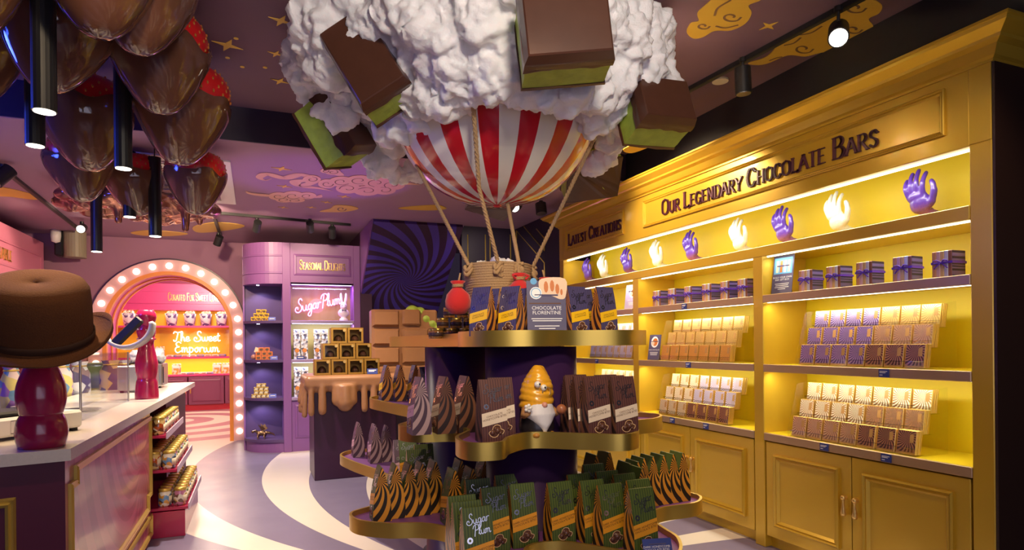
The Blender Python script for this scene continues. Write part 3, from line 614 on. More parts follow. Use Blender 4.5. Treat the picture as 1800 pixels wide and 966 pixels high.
# ---------------------------------------------------------------- pink wall cabinet on the left
lc = thing('pink_dresser', 'pink wall cabinet with gold lettering along the left wall', 'cabinet', (0, 0, 0))
LX = -2.60
MB().box((-3.08, 5.0, 2.2), (LX, 10.05, 2.81), .004).build('header', 'pink', lc)
MB().sweep([(LX, 5.1, 2.36), (LX, 9.9, 2.36), (LX, 9.9, 2.60), (LX, 5.1, 2.60)], [(0, 0), (0, .014), (.02, .008), (.028, 0)], up=(1, 0, 0), closed=True).build('header_moulding', 'pink', lc)
MB().box((-3.08, 5.0, .0), (-3.05, 10.05, 2.2)).build('back_panel', 'pink', lc)
for y in (5.0, 6.65, 8.3, 9.97): MB().box((-3.05, y, .95), (LX, y + .08, 2.2), .003).build('upright', 'pink', lc)
for z in (1.35, 1.75): MB().box((-3.05, 5.08, z - .03), (LX, 9.97, z), .003).build('shelf', 'pink', lc)
MB().box((-3.05, 5.0, 0), (LX + .1, 10.05, .95), .004).build('base', 'hotpink', lc)
put_sign('DELECTABLE', .16, 'gold_leaf', lc, (LX + .001, 8.42, 2.405), PI / 2)
lamp('AREA', 'dresser_led', (-2.7, 7.6, 2.18), 18, (1, .75, .8), (-2.85, 7.6, 1.0), .1, 4).rotation_euler = (0, R(-12), 0)

# ---------------------------------------------------------------- service counter
ct = thing('service_counter', 'raspberry service counter with gold mouldings and sunburst side', 'counter', (0, 0, 0))
CXF = -.72; EA = Vector((-1.0, -.26, 0)).normalized()      # end face runs back at a slant
A0 = Vector((CXF, 3.03, 0)); E1 = A0 + EA * 1.35
side = rays('raspberry_sunburst', (1, 2), (4.85, .62), 22, 1.2, (.46, .085, .17), (.34, .035, .11), duty=.5, rough=.3, coat=.3)
mb = MB(); mb.prism([(A0.x, A0.y), (CXF, 5.22), (CXF - .03, 5.22), (CXF - .03, A0.y)], .0, .95); mb.build('side_panel', [side], ct)
mb = MB(); mb.prism([(E1.x, E1.y), (A0.x, A0.y), (A0.x - .02, A0.y + .03), (E1.x, E1.y + .04)], .0, .95); mb.build('end_panel', 'maroon', ct)
mb = MB(); mb.prism([(CXF - .03, 3.06), (CXF - .03, 5.22), (CXF - .32, 5.22), (CXF - .32, 6.36), (CXF - .03, 6.36), (CXF - .03, 8.0), (-1.42, 8.0), (-1.42, 3.3), (E1.x + .1, E1.y + .15), (E1.x + .05, E1.y + .05)], .0, .949); mb.build('carcass', 'maroon', ct)
pr = [(0, 0), (0, .012), (.01, .018), (.016, .01), (.026, .016), (.034, .004), (.034, 0)]
MB().sweep([(CXF, y, z) for y, z in ((5.20, .905), (5.20, .33), (5.08, .33), (5.08, .24), (3.07, .24), (3.07, .845), (3.16, .845), (3.16, .905))], pr, up=(1, 0, 0), closed=True).build('gold_moulding', 'gold_trim', ct)
MB().sweep([(CXF, 5.20, .20), (CXF, 5.20, .04), (CXF, 3.07, .04), (CXF, 3.07, .20)], pr, up=(1, 0, 0), closed=True).build('gold_moulding', 'gold_trim', ct)
nrm = Vector((-EA.y, EA.x, 0)); nrm = nrm if nrm.y < 0 else -nrm
ep = [(1.2, .88), (.33, .88), (.33, .79), (.19, .79), (.19, .1), (1.2, .1)]
MB().sweep([A0 + EA * d_ + Vector((0, 0, z)) for d_, z in ep], [(-a_, b_) for a_, b_ in pr], up=nrm, closed=True).build('gold_moulding', 'gold_trim', ct)
# jar shelves let into the side
for i, (xe, z) in enumerate(((-.62, .755), (-.55, .50), (-.48, .22))):
    mb = MB().box((CXF - .30, 5.24, z - .022), (xe, 6.35, z), .003); s_ = mb.build('jar_shelf', 'crimson', ct)
    MB().box((xe, 5.24, z - .03), (xe + .008, 6.35, z + .02)).build('price_rail', mat('lilac_rail', (.55, .42, .55), .3), s_)
MB().box((CXF - .3, 5.24, 0), (-.50, 6.34, .19), .003).build('shelf_plinth', 'crimson', ct)
wt = MB(); S0 = Vector((-.69, 2.99, 0)); S1 = S0 + EA * 1.45
wt.prism([(S0.x, S0.y), (-.655, 8.06), (-1.45, 8.06), (-1.45, 3.4), (S1.x, S1.y + .25), (S1.x, S1.y)], .952, 1.0)
tag(wt.build('worktop', 'stone'), 'pale quartz worktop running along the raspberry counter', 'worktop')
# ---------------------------------------------------------------- tiered display in the middle
disp = thing('tiered_display', 'tiered round pillar display with wavy gold trays of chocolate boxes', 'display stand', (0, 0, 0))
for x, y in ((1.31, 2.95), (1.25, 3.95)):
    MB().lathe([(.001, 0), (.26, 0), (.26, .06), (.235, .065), (.235, 1.385), (.001, 1.385)], 40, Matrix.Translation((x, y, 0))).build('pillar', 'pillar', disp)
def offset(P, d):
    n = len(P); out = []
    for i in range(n):
        a, b = P[i - 1], P[(i + 1) % n]; t = (b[0] - a[0], b[1] - a[1]); L = math.hypot(*t) or 1e-9
        out.append((P[i][0] - t[1] / L * d, P[i][1] + t[0] / L * d))
    return out
def tray(name, pts, ztop, h=.075, drop=.026):
    P = [(q.x, q.y) for q in crom([(x, y, 0) for x, y in pts], 9, True)]
    if sum(P[i - 1][0] * P[i][1] - P[i][0] * P[i - 1][1] for i in range(len(P))) < 0: P.reverse()
    I = offset(P, .014); n = len(P); mb = MB()
    v = [(x, y, ztop - h) for x, y in P] + [(x, y, ztop) for x, y in P] + [(x, y, ztop) for x, y in I] + [(x, y, ztop - h) for x, y in I]
    for k in range(4): mb.add(v[k * n:k * n + n] + v[(k + 1) % 4 * n:(k + 1) % 4 * n + n], [(i, (i + 1) % n, n + (i + 1) % n, n + i) for i in range(n)], None, 0, True)
    t = mb.build(name, 'gold', disp)
    MB().prism(offset(P, .012), ztop - h + .004, ztop - drop).build('tray_floor', mat('violet_tray_floor', (.16, .05, .20), .4), t)
    return t
T1 = [(.46, 3.20), (.45, 3.36), (.60, 3.48), (.82, 3.75), (.80, 4.3), (.66, 4.85), (.62, 5.2), (.80, 5.38), (1.15, 5.2), (1.45, 4.95), (1.85, 4.8), (2.05, 4.5), (1.90, 4.1), (1.85, 3.7), (2.0, 3.35), (2.25, 3.12), (2.34, 2.92), (2.22, 2.78), (1.98, 2.76), (1.83, 2.66), (1.78, 2.48), (1.74, 2.30), (1.60, 2.14), (1.42, 2.26), (1.24, 2.47), (1.08, 2.47), (.99, 2.26), (.88, 2.05), (.76, 2.11), (.74, 2.35), (.81, 2.62), (.845, 2.85), (.75, 3.0), (.59, 3.07)]
tray('tray', T1, .53)
T3 = [(.72, 3.0), (.66, 3.14), (.76, 3.30), (.92, 3.55), (.95, 3.9), (.86, 4.4), (.80, 4.85), (.95, 5.05), (1.25, 4.85), (1.6, 4.55), (1.72, 4.1), (1.62, 3.6), (1.72, 3.3), (2.0, 3.12), (2.10, 2.95), (1.98, 2.80), (1.76, 2.74), (1.66, 2.62), (1.63, 2.45), (1.50, 2.36), (1.34, 2.47), (1.16, 2.60), (1.02, 2.52), (.93, 2.40), (.80, 2.44), (.80, 2.62), (.92, 2.82), (.88, 2.95)]
tray('tray', T3, 1.0)
T4 = [(.96, 4.4), (.92, 4.65), (1.1, 4.78), (1.4, 4.55), (1.55, 4.1), (1.5, 3.6), (1.66, 3.2), (1.86, 2.95), (1.86, 2.72), (1.66, 2.60), (1.40, 2.66), (1.16, 2.62), (.97, 2.74), (.94, 3.0), (1.04, 3.3), (1.03, 3.8)]
tray('tray', T4, 1.464)
F1, F3, F4 = .505, .975, 1.439

# ---------------------------------------------------------------- chocolate boxes
W, H, DP = .118, .272, .085
def hd(z): t = max(0, min(1, z / H)); return .5 * DP * (1 - t ** 2.1) + .005
def face(off): return lambda x, z: (x, -hd(z) - off, z)
def pack_mesh(kind):
    mb = MB(); n = 8; zs = [H * i / n for i in range(n + 1)]
    for s in (-1, 1):
        vs = [(s * W / 2, -hd(z), z) for z in zs] + [(s * W / 2, hd(z), z) for z in reversed(zs)]
        mb.add(vs, [list(range(len(vs)))], None, 1)
    for s in (-1, 1):
        vs = [(x, s * hd(z), z) for z in zs for x in (-W / 2, W / 2)]; mb.add(vs, [(2 * i, 2 * i + 1, 2 * i + 3, 2 * i + 2) for i in range(n)], None, 0, True)
    mb.add([(x, y, z) for z in (0, H) for x, y in ((-W / 2, -hd(z)), (W / 2, -hd(z)), (W / 2, hd(z)), (-W / 2, hd(z)))], [(0, 1, 2, 3), (4, 5, 6, 7)], None, 0)
    return mb.mesh('carton', [stripes(kind + '_stripes', 0, .0118, *KC[kind][0]), rays(kind + '_side_rays', (1, 2), (-.012, .76 * H), 17, 4.5, *KC[kind][1], duty=.5, rough=.32)])
KC = {'green': (((.10, .135, .02), (.045, .075, .015)), ((.62, .26, .025), (.02, .015, .01))),
      'brown': (((.12, .045, .035), (.065, .022, .02)), ((.16, .065, .035), (.025, .015, .015))),
      'violet': (((.085, .07, .16), (.045, .035, .10)), ((.58, .22, .03), (.03, .012, .02))),
      'mauve': (((.13, .07, .11), (.09, .045, .08)), ((.36, .24, .24), (.06, .03, .045)))}
BANDC = {'green': ((.80, .34, .015), 'DARK HONEYCOMB\nCHOCOLATE BITES'), 'brown': ((.72, .60, .45), 'CHOCOLATE\nHONEYCOMB BITES'), 'violet': ((.85, .50, .01), 'CHOCOLATE\nFLORENTINES'), 'mauve': ((.62, .36, .42), 'MILK CHOCOLATE\nBITES')}
def logo(mb, cx, cz, sc, f, w_=.075, k=None, slope=.12):
    for txt, ox, oz in (('Sugar', -1.25, .45), ('Plum', -.62, -.72)):
        st, wd = strokes(txt, SCR)
        for P, _ in st: ribbon(mb, [(cx + (ox + p[0]) * sc, cz + (oz + p[1] + slope * (ox + p[0])) * sc) for p in P], w_ * sc, f, k)
BLOB = [(q.x, q.y) for q in crom([(-.8, -.5, 0), (-.95, -.1, 0), (-.55, .2, 0), (-.35, .65, 0), (.05, .85, 0), (.5, .7, 0), (.6, .3, 0), (.98, .1, 0), (.8, -.35, 0), (.35, -.3, 0), (.1, -.62, 0), (-.35, -.75, 0)], 3, True)]
PACKS = {}
def make_pack(kind):
    root = thing('chocolate_box', kind, 'box'); c = link('carton', pack_mesh(kind), root)
    bc, txt = BANDC[kind]; bm_ = mat(kind + '_band', bc, .45); tm = mat('umber_print', (.10, .03, .01), .5)
    mb = MB(); f = face(.0008); g = face(.0014); sl = .20; zc = .40 * H; hw = .028; nx, nz = 4, 4
    vs = []
    for j in range(nz + 1):
        for i in range(nx + 1):
            x = -W / 2 + W * i / nx; vs.append(f(x, zc + sl * x - hw + 2 * hw * j / nz))
    mb.add(vs, [(j * (nx + 1) + i, j * (nx + 1) + i + 1, (j + 1) * (nx + 1) + i + 1, (j + 1) * (nx + 1) + i) for j in range(nz) for i in range(nx)], None, 0)
    put_text(mb, txt, .0125, lambda x, y: g(x, zc + .005 + y + sl * x), 1); mb.build('band', [bm_, tm], root)
    mb = MB(); logo(mb, .002, .735 * H, .036, face(.001)); link('logo', mb.mesh('logo', 'foil'), root)
    mb = MB(); ribbon(mb, [(-.036 + .0085 * math.cos(2 * PI * i / 12), .57 * H + .0085 * math.sin(2 * PI * i / 12)) for i in range(12)], .007, face(.001), closed=True); mb.build('badge', 'foil', root)
    mb = MB(); Q = [(.006 + x * .036, .175 * H + y * .033) for x, y in BLOB]; mb.add([face(.0008)(*q) for q in Q], [list(range(len(Q)))], None, 0)
    for x, z, r in ((-.012, .16, .013), (.012, .19, .015), (.024, .15, .011), (.002, .22, .010)): mb.ball((x, -hd(z * H) + .004, z * H), r, 8, 5, 1)
    wn = mb.build('window', ['choc_matte' if kind != 'green' else 'choc', 'choc'], root)
    mb = MB(); ribbon(mb, Q, .0028, face(.0013), closed=True); mb.build('window_outline', mat(kind + '_outline', (.75, .50, .25), .4), wn)
    PACKS[kind] = (root, tree_of(root), [False]); return root
for k_ in KC: make_pack(k_)
KNAME = {'green': 'green box with orange band', 'brown': 'brown box with cream band', 'violet': 'purple box with yellow band', 'mauve': 'mauve box with pink band'}
def pack(kind, x, y, z, rz, where, group, sc=None):
    root, ch, used = PACKS[kind]; lab = KNAME[kind] + ', ' + where
    if not used[0]: used[0] = True; root.location = (x, y, z); root.rotation_euler = (0, 0, rz); root['label'] = lab; root['group'] = group; return root
    return copy_tree(root, ch, (x, y, z), rz, lab, group, None, sc)
def row(kind, tops, floor, rz, what, group, jit=.03):
    """boxes whose top ridges stand at these places of the tray"""
    n = len(tops)
    for i, (u, v) in enumerate(tops):
        p = onZ(u, v, floor + H); pack(kind, p.x, p.y, floor, rz + random.uniform(-jit, jit), (ORD[i] + ' ' if n > 1 else '') + what, group)
def grid(kind, pts, floor, rz, what, group, jit=.03, sc=None):
    n = len(pts)
    for i, (x, y) in enumerate(pts): pack(kind, x, y, floor, rz + random.uniform(-jit, jit), (ORD[i] + ' ' if n > 1 else '') + what, group, sc)
FR, LF, RT = 0., -PI / 2, PI / 2      # facing the entrance, the left, the right
g1 = 'green boxes on the lowest tray'
row('green', [(668, 819), (693, 815), (717, 813), (738, 811), (761, 808)], F1, LF, 'in the left lobe row, lowest tray', g1)
row('green', [(794, 823), (825, 820), (869, 817)], F1, LF, 'right of the left lobe row, lowest tray', g1)
row('green', [(806, 806), (848, 804)], F1, LF, 'of two behind the left rows, lowest tray', g1)
for nm, q in (('leftmost', [(837, 890), (820, 880), (811, 870)]), ('second', [(867, 855), (839, 841)]), ('third', [(916, 849), (890, 833)]), ('fourth', [(982, 846), (940, 829)]), ('fifth', [(1039, 843), (1016, 832), (990, 821)]), ('sixth', [(1070, 850), (1066, 827), (1042, 815)]), ('rightmost', [(1125, 857), (1121, 842), (1096, 832)])):
    row('green', q, F1, FR, 'in the %s front facing file, lowest tray' % nm, g1)
row('green', [(1190, 793), (1173, 795), (1156, 797), (1138, 799), (1122, 802)], F1, RT, 'from the right, right lobe row, lowest tray', g1)
row('green', [(1112, 808), (1098, 811), (1118, 819)], F1, RT, 'before the right lobe row, lowest tray', g1)
row('green', [(1062, 792), (1040, 797)], F1, RT, 'of two dark ones under the middle tray right side', g1)
grid('green', [(.88, 3.68), (.97, 3.86), (.92, 4.1)], F1, FR, 'in the dark group left of the rear pillar', g1)
grid('mauve', [(.76, 5.18), (.86, 5.02), (.84, 4.86), (.93, 4.88)], F1, LF, 'from the tip, rear left lobe, lowest tray', 'mauve boxes on the lowest tray')
row('mauve', [(707, 772), (752, 768), (790, 770)], F1, FR, 'facing front under the middle tray left side', 'mauve boxes on the lowest tray')
# middle tray
g3 = 'brown boxes on the middle tray'
grid('brown', [(.955, 2.585), (1.04, 2.70)], F3, FR, 'on the front left lobe, middle tray', g3)
grid('brown', [(1.43, 2.505), (1.42, 2.58), (1.41, 2.655), (1.45, 2.73)], F3, FR, 'in the file beside the gnome, middle tray', g3, .02)
grid('brown', [(1.555, 2.475), (1.56, 2.56), (1.57, 2.645)], F3, FR, 'in the rightmost file, middle tray', g3, .02)
row('mauve', [(736, 662)], F3, LF, 'alone at the left lobe tip, middle tray', 'mauve box on the middle tray')
row('brown', [(779, 661), (816, 660)], F3, LF, 'facing left behind the lone mauve box, middle tray', g3)
row('violet', [(765, 647), (818, 645), (750, 644)], F3, R(12), 'facing front between the pillars, middle tray', 'purple boxes on the middle tray')
grid('violet', [(.93, 4.86), (1.02, 4.80), (1.12, 4.72)], F3, LF, 'from the tip, rear left lobe, middle tray', 'purple boxes on the middle tray')
# top tray
g4 = 'purple boxes on the top tray'
grid('violet', [(1.0, 2.81), (1.075, 2.89), (1.12, 2.74), (1.20, 2.84)], F4, R(-56), 'in front of the rope basket, top tray', g4, .03, .86)
grid('violet', [(1.45, 2.715), (1.60, 2.70)], F4, R(8), 'right of the sign card, top tray', g4, .02, .88)
grid('violet', [(1.545, 2.82)], F4, R(8), 'peeping between the two right of the sign card', g4, .02, .88)

# sign cards
def sign_card(name, label, loc, rz, w_, h_, draw, tilt=R(12)):
    o = thing(name, label, 'sign', loc, rz); T = Matrix.Rotation(-tilt, 4, 'X')
    MB().box((-w_ / 2, -.002, 0), (w_ / 2, .002, h_), T=T).build('card', 'card', o)
    mb = MB().box((-w_ * .3, .0, 0), (w_ * .3, .003, h_ * .75), T=Matrix.Translation((0, math.sin(tilt) * h_ * 1.35, 0)) @ Matrix.Rotation(tilt * 1.0, 4, 'X')); mb.build('easel', 'card', o)
    mb = MB(); draw(mb, lambda x, z, d=.0026: tuple(T @ Vector((x, -d, z)))); mb.build('print', ['paper', mat('cream_print', (.75, .55, .38), .5), mat('rust_print', (.55, .16, .03), .5), mat('sky_print', (.10, .35, .65), .5), MATS['umber_print']], o); return o
def disc(mb, cx, cz, r, f, k, n=16, d=.0028): mb.add([f(cx + r * math.cos(2 * PI * i / n), cz + r * math.sin(2 * PI * i / n), d) for i in range(n)], [list(range(n))], None, k)
def florentine(mb, f):
    P = [(q.x, q.y) for q in crom([(-.02, .275, 0), (.095, .275, 0), (.095, .19, 0), (.07, .175, 0), (.03, .19, 0), (-.02, .20, 0), (-.035, .235, 0)], 4, True)]; mb.add([f(x, z) for x, z in P], [list(range(len(P)))], None, 1)
    for x, z, r in ((.0, .235, .022), (.03, .24, .022), (.055, .225, .020), (.075, .21, .012)): mb.add([f(x + r * .5 * math.cos(t), z + r * 1.3 * math.sin(t), .003) for t in [2 * PI * i / 9 for i in range(9)]], [list(range(9))], None, 2)
    disc(mb, -.06, .262, .016, f, 3); disc(mb, -.05, .205, .03, f, 0); disc(mb, -.05, .205, .025, f, 3, d=.003); disc(mb, -.05, .205, .021, f, 0, d=.0032)
    put_text(mb, 'CHOCOLATE\nFLORENTINE', .024, lambda x, y: f(x, .125 + y, .003), 0); greek(mb, lambda x, z: f(x, z, .003), [(-.075, .075, .079), (-.07, .07, .069), (-.06, .06, .044), (-.04, .04, .032)]); greek(mb, lambda x, z: f(x, z, .003), [(-.085, .07, .152)], .006, 4)
sign_card('sign_card', 'slate purple CHOCOLATE FLORENTINE card standing on the top tray', (1.285, 2.695, F4), R(-14), .19, .265, florentine, R(6))
def bites(mb, f):
    put_text(mb, 'DARK HONEYCOMB\nCHOCOLATE BITES', .0125, lambda x, y: f(x - .004, .045 + y, .003), 0)
o = sign_card('price_card', 'small blue price card standing at the front right of the lowest tray', (*onZ(1158, 948, F1 + .08).xy, F1), R(-14), .125, .082, bites, R(20))
o.children[0].data.materials[0] = M['blue_card']

# ---------------------------------------------------------------- gnome on the middle tray
gn = thing('gnome_figurine', 'garden gnome figurine in a gold hat with white beard on the middle tray', 'figurine', (1.215, 2.675, F3), R(4))
mb = MB(); mb.lathe([(.001, 0), (.075, 0), (.085, .03), (.08, .08), (.065, .13), (.03, .16), (.001, .165)], 20); mb.ball((0, -.01, .15), .055)
link('body', remeshed(mb, .008, 5), gn).data.materials.append(mat('black_coat', (.015, .012, .015), .35))
T = Matrix.Translation((0, .005, .135)) @ Matrix.Rotation(R(5), 4, 'Y'); mb = MB()
for z, r in ((0, .078), (.03, .080), (.06, .077), (.09, .070), (.115, .06), (.137, .048), (.155, .034), (.168, .02)):
    mb.tube([T @ Vector((r * .82 * math.cos(t), r * .82 * math.sin(t), z + .006 * math.sin(t * 2 + z * 40))) for t in [2 * PI * i / 24 for i in range(24)]], .019, 8, closed=True)
mb.lathe([(.066, -.005), (.07, .03), (.066, .07), (.055, .11), (.03, .155), (.001, .178)], 20, T)
link('hat', remeshed(mb, .005, 2), gn).data.materials.append(mat('gold_hat', (.75, .36, .02), .25, coat=.4))
mb = MB()
for i in range(15):
    a_ = -PI * .92 + PI * .84 * i / 14; x = .062 * math.cos(a_); y = .055 * math.sin(a_) - .012
    mb.tube([(x * .9, y, .148), (x * 1.05, y * 1.12 - .008, .10), (x * .75, y * 1.1 - .012, .05 + .03 * abs(math.cos(a_))), (x * .15, -.078, .008 + .03 * abs(math.cos(a_)))], [.012, .016, .013, .004], 7)
link('beard', remeshed(mb, .005, 1), gn).data.materials.append(mat('white_beard', (.66, .64, .66), .5))
MB().ball((0, -.078, .145), .014).build('nose', mat('skin_pink', (.65, .30, .22), .4), gn)
for s in (-1, 1):
    e_ = MB().ball((-.014 + s * .016, -.068, .232 - s * .008), .0155, 12, 8).build('hat_eye', 'white_gloss', gn)
    MB().ball((-.012 + s * .014, -.082, .233 - s * .008), .005, 8, 6).build('pupil', 'black', e_)
    f_ = MB(); f_.ball((s * .04, -.06, .008), .022, 10, 6, sc=(1, 1.4, .7)); f_.build('foot', mat('ochre_boot', (.45, .20, .03), .4), gn)
    a_ = MB(); a_.tube([(s * .062, -.01, .125), (s * .085, -.04, .10), (s * .082, -.072, .115)], [.02, .018, .015], 8); a_.build('arm', mat('tan_sleeve', (.45, .22, .08), .6), gn)
MB().tube([(.015 + .021 * math.cos(t), -.071 - .004 * math.sin(t), .205 + .021 * math.sin(t)) for t in [2 * PI * i / 16 for i in range(16)]], .004, 6, closed=True).build('monocle', 'gold_leaf', gn)
MB().ball((.085, -.085, .122), .024, 12, 8).build('chocolate_ball', mat('toffee_ball', (.35, .12, .05), .3), gn)
mb = MB()
for a_ in range(5): mb.ball((-.085 + .012 * math.cos(a_ * 1.257), -.078, .135 + .012 * math.sin(a_ * 1.257)), .009, 8, 6)
mb.ball((-.085, -.086, .135), .006, 8, 6); mb.build('flower', 'white_gloss', gn)
# price rail card beside the gnome is left to the tray

# ---------------------------------------------------------------- jars on the top tray
JR = MB().lathe([(.001, 0), (.034, 0), (.036, .006), (.036, .042), (.031, .048), (.031, .05)], 14).mesh('jar_glass', [mat('caramel_jar', (.30, .13, .03), .15, coat=.5)])
JL = MB().lathe([(.033, .046), (.035, .048), (.035, .062), (.001, .063)], 14).mesh('jar_lid', 'gold')
JB = MB().lathe([(.0365, .012), (.0368, .012), (.0368, .036), (.0365, .036)], 14).mesh('jar_label', [mat('dark_label', (.06, .03, .03), .5)])
c0 = None; spots = [(0, [(i, j) for j in range(2) for i in range(5)]), (1, [(i + .5, .5) for i in range(4)]), (2, [(i + 1., .5) for i in range(2)])]
TN = ['bottom', 'middle', 'top']
for tier, ps in spots:
    for q, (i, j) in enumerate(ps):
        loc = (1.02 + i * .076, 3.68 + j * .076 - i * .03, F4 + tier * .0635); lab = 'small gold-lidded caramel jar, %s in the %s layer of the pyramid' % (ORD[q], TN[tier])
        if c0 is None: c0 = thing('caramel_jar', lab, 'jar', loc, 0, 'caramel jars on the top tray'); link('jar_glass', JR, c0); link('jar_lid', JL, c0); link('jar_label', JB, c0); cch = tree_of(c0)
        else: copy_tree(c0, cch, loc, 0, lab)

# ---------------------------------------------------------------- rope basket, sandbags, balloon, cloud
BX, BY, BZ = 1.29, 3.36, F4
bk = thing('rope_basket', 'rope wound balloon basket standing on the top tray', 'basket', (BX, BY, BZ))
mb = MB(); nk = 30; prof = []
for i in range(nk):
    z = .405 * i / (nk - 1); r = .150 + .045 * (z / .405) ** .8; prof += [(r, z - .004), (r + .006, z), (r, z + .006)]
mb.lathe([(.001, .0)] + prof + [(.185, .415), (.17, .40), (.16, .33), (.001, .33)], 40); mb.build('woven_wall', 'jute', bk)
mb = MB()
for i in range(26):
    a_ = random.uniform(0, 6.28); r = random.uniform(0, .14); mb.ball((r * math.cos(a_), r * math.sin(a_), .375 + .03 * random.random() + (.03 if r < .06 else 0)), random.uniform(.03, .045), 10, 7)
me = remeshed(mb, .012, 1)
displace(me, lambda p, n: p + n * .012 * noise.fractal(p * 45, .8, 2, 3))
link('cotton_filling', me, bk).data.materials.append(M['cotton'])
RA = [R(a_) for a_ in (196, 250, 285, 340, 30, 110)]
for a_ in RA:
    c_ = Vector((.20 * math.cos(a_), .20 * math.sin(a_), .395)); mb = MB(); mb.tube([c_ + Vector((.022 * math.cos(t), .022 * math.sin(t) * math.cos(a_), .018 * math.sin(2 * t) - .004 * t)) for t in [i * .5 for i in range(26)]], .011, 6); mb.build('knot', 'rope', bk)
SB = MB(); SB.lathe([(.001, 0), (.05, .008), (.078, .045), (.082, .085), (.07, .125), (.042, .155), (.026, .17), (.03, .185), (.045, .205), (.04, .21), (.001, .20)], 18)
sbm = SB.mesh('sack', 'sack')
displace(sbm, lambda p, n: p + Vector((noise.noise(p * 22), noise.noise(p * 22 + Vector((9, 0, 0))), 0)) * .008)
tie = MB().tube([(.03 * math.cos(t), .03 * math.sin(t), .17 + .004 * t / 3) for t in [i * .5 for i in range(26)]], .007, 6).mesh('tie', 'rope')
hang = MB().tube([(0, 0, .175), (.01, 0, .22), (.02, 0, .26)], .006, 6).mesh('cord', 'rope')
for i, (a_, lab) in enumerate(((196, 'red felt sandbag hanging on the left side of the rope basket'), (274, 'red felt sandbag with bow hanging on the front of the rope basket'), (335, 'red felt sandbag on the right side of the rope basket, behind the sign card'))):
    a_ = R(a_); o = thing('sandbag', lab, 'sandbag', (BX + .275 * math.cos(a_), BY + .275 * math.sin(a_), BZ + .125 - (.0 if i == 0 else -.03)), a_ + PI, 'sandbags on the balloon basket'); o.scale = (.88,) * 3; link('sack', sbm, o); link('tie', tie, o); link('cord', hang, o)
    if i:
        mb = MB()
        for s in (-1, 1): mb.tube([(0, 0, .175), (-.02, s * .03, .20), (-.02, s * .055, .195), (-.015, s * .04, .178), (0, 0, .175)], .009, 6)
        mb.build('bow', 'sack', o)
bl = thing('striped_balloon', 'red and white striped hot air balloon hanging over the basket', 'balloon', (BX + .02, BY + .05, 2.21))
RBL = .60; prof = []
for i in range(15):
    t = PI * .56 * i / 14; prof.append((max(.002, RBL * math.sin(t) ** .93), RBL * .98 * (1 - math.cos(t))))
mb = MB(); mb.lathe(prof, 96, kf=lambda i, j: (i // 3) % 2); mb.build('envelope', ['white_gloss', 'red_gloss'], bl, rot=(0, 0, R(3)))
mb = MB(); mb.lathe([(.001, -.012), (.02, -.01), (.025, .0), (.02, .012)], 12); mb.build('bottom_knob', 'red_gloss', bl)
ends = [(732, 290, 196), (831, 172, 250), (891, 352, 285), (1051, 229, 340)]
CB = bl.location
for (u, v, a_) in ends:
    a_ = R(a_); q = Vector((BX + .20 * math.cos(a_), BY + .20 * math.sin(a_), BZ + .40)); d_ = {732: 3.55, 831: 2.98, 891: 3.62, 1051: 3.35}[u]
    p = at(u, v, d_); n_ = 26; mb = MB()
    if u == 831:
        p1 = at(842, 330, 3.22); path = [p.lerp(p1, i / 12) for i in range(12)] + [p1.lerp(q, i / 12) for i in range(13)]
    else: path = [p.lerp(q, i / n_) for i in range(n_ + 1)]
    for s in range(3): mb.tube([c_ + Vector((math.cos(i * 1.1 + s * 2.09), math.sin(i * 1.1 + s * 2.09), 0)) * .006 for i, c_ in enumerate(crom(path, 3))], .007, 5)
    me = mb.mesh('rope', 'rope')
    displace(me, lambda p, n: p - CB)
    link('rope', me, bl)
# cotton cloud round the top of the balloon
mb = MB(); random.seed(3)
def puff(u, v, d, r): p = at(u, v, d); p.z = min(p.z, 3.16 - r * .2); mb.ball(p, r, 12, 8)
for i in range(60):
    a_ = 2 * PI * i / 60; rr = random.uniform(.55, .95); mb.ball((BX + rr * math.cos(a_), BY + rr * math.sin(a_) + .1, random.uniform(2.95, 3.1)), random.uniform(.16, .24), 12, 8)
for u, v, d, r in [(600, 110, 3.6, .20), (580, 160, 3.7, .13), (650, 60, 3.4, .22), (700, 20, 3.1, .22), (640, 160, 3.7, .2), (690, 130, 3.4, .2), (740, 90, 3.1, .2), (790, 50, 2.9, .2), (850, 40, 2.85, .2), (900, 60, 2.85, .18), (800, 120, 2.95, .16), (850, 120, 2.9, .15), (760, 150, 3.1, .15), (890, 130, 2.92, .14), (940, 150, 2.95, .12), (990, 150, 3.0, .13), (1040, 140, 3.05, .14), (1080, 120, 3.15, .16), (1120, 130, 3.3, .16), (1150, 150, 3.4, .13), (1060, 60, 3.0, .16), (1090, 80, 3.1, .16), (1010, 30, 2.9, .18), (960, 20, 2.85, .16), (640, 210, 3.9, .14), (655, 255, 4.0, .13), (670, 290, 4.0, .10), (690, 230, 3.9, .14), (690, 180, 3.6, .15), (720, 190, 3.4, .11), (700, 310, 4.05, .07), (735, 300, 4.1, .09), (1060, 200, 3.6, .13), (1080, 240, 3.8, .12), (1070, 270, 3.9, .08), (1040, 290, 4.0, .09), (1100, 190, 3.5, .14), (1140, 190, 3.6, .1), (560, 175, 3.7, .07), (830, 165, 2.95, .07), (780, 175, 3.05, .08), (910, 175, 2.95, .05), (960, 185, 2.95, .06), (1005, 185, 3.05, .06), (870, 160, 2.93, .08), (745, 180, 3.2, .09), (1160, 120, 3.4, .10), (740, 30, 2.95, .2), (1035, 170, 3.1, .09)]: puff(u, v, d, r)
for _ in range(150):
    s_ = random.choice([(random.uniform(575, 760), random.uniform(60, 230)), (random.uniform(720, 1100), random.uniform(10, 150)), (random.uniform(1040, 1165), random.uniform(100, 215))]); d = 2.8 + abs(s_[0] - 900) / 330 * .6 + s_[1] / 900
    puff(s_[0], s_[1], d, random.uniform(.05, .10))
me = remeshed(mb, .013, 2)
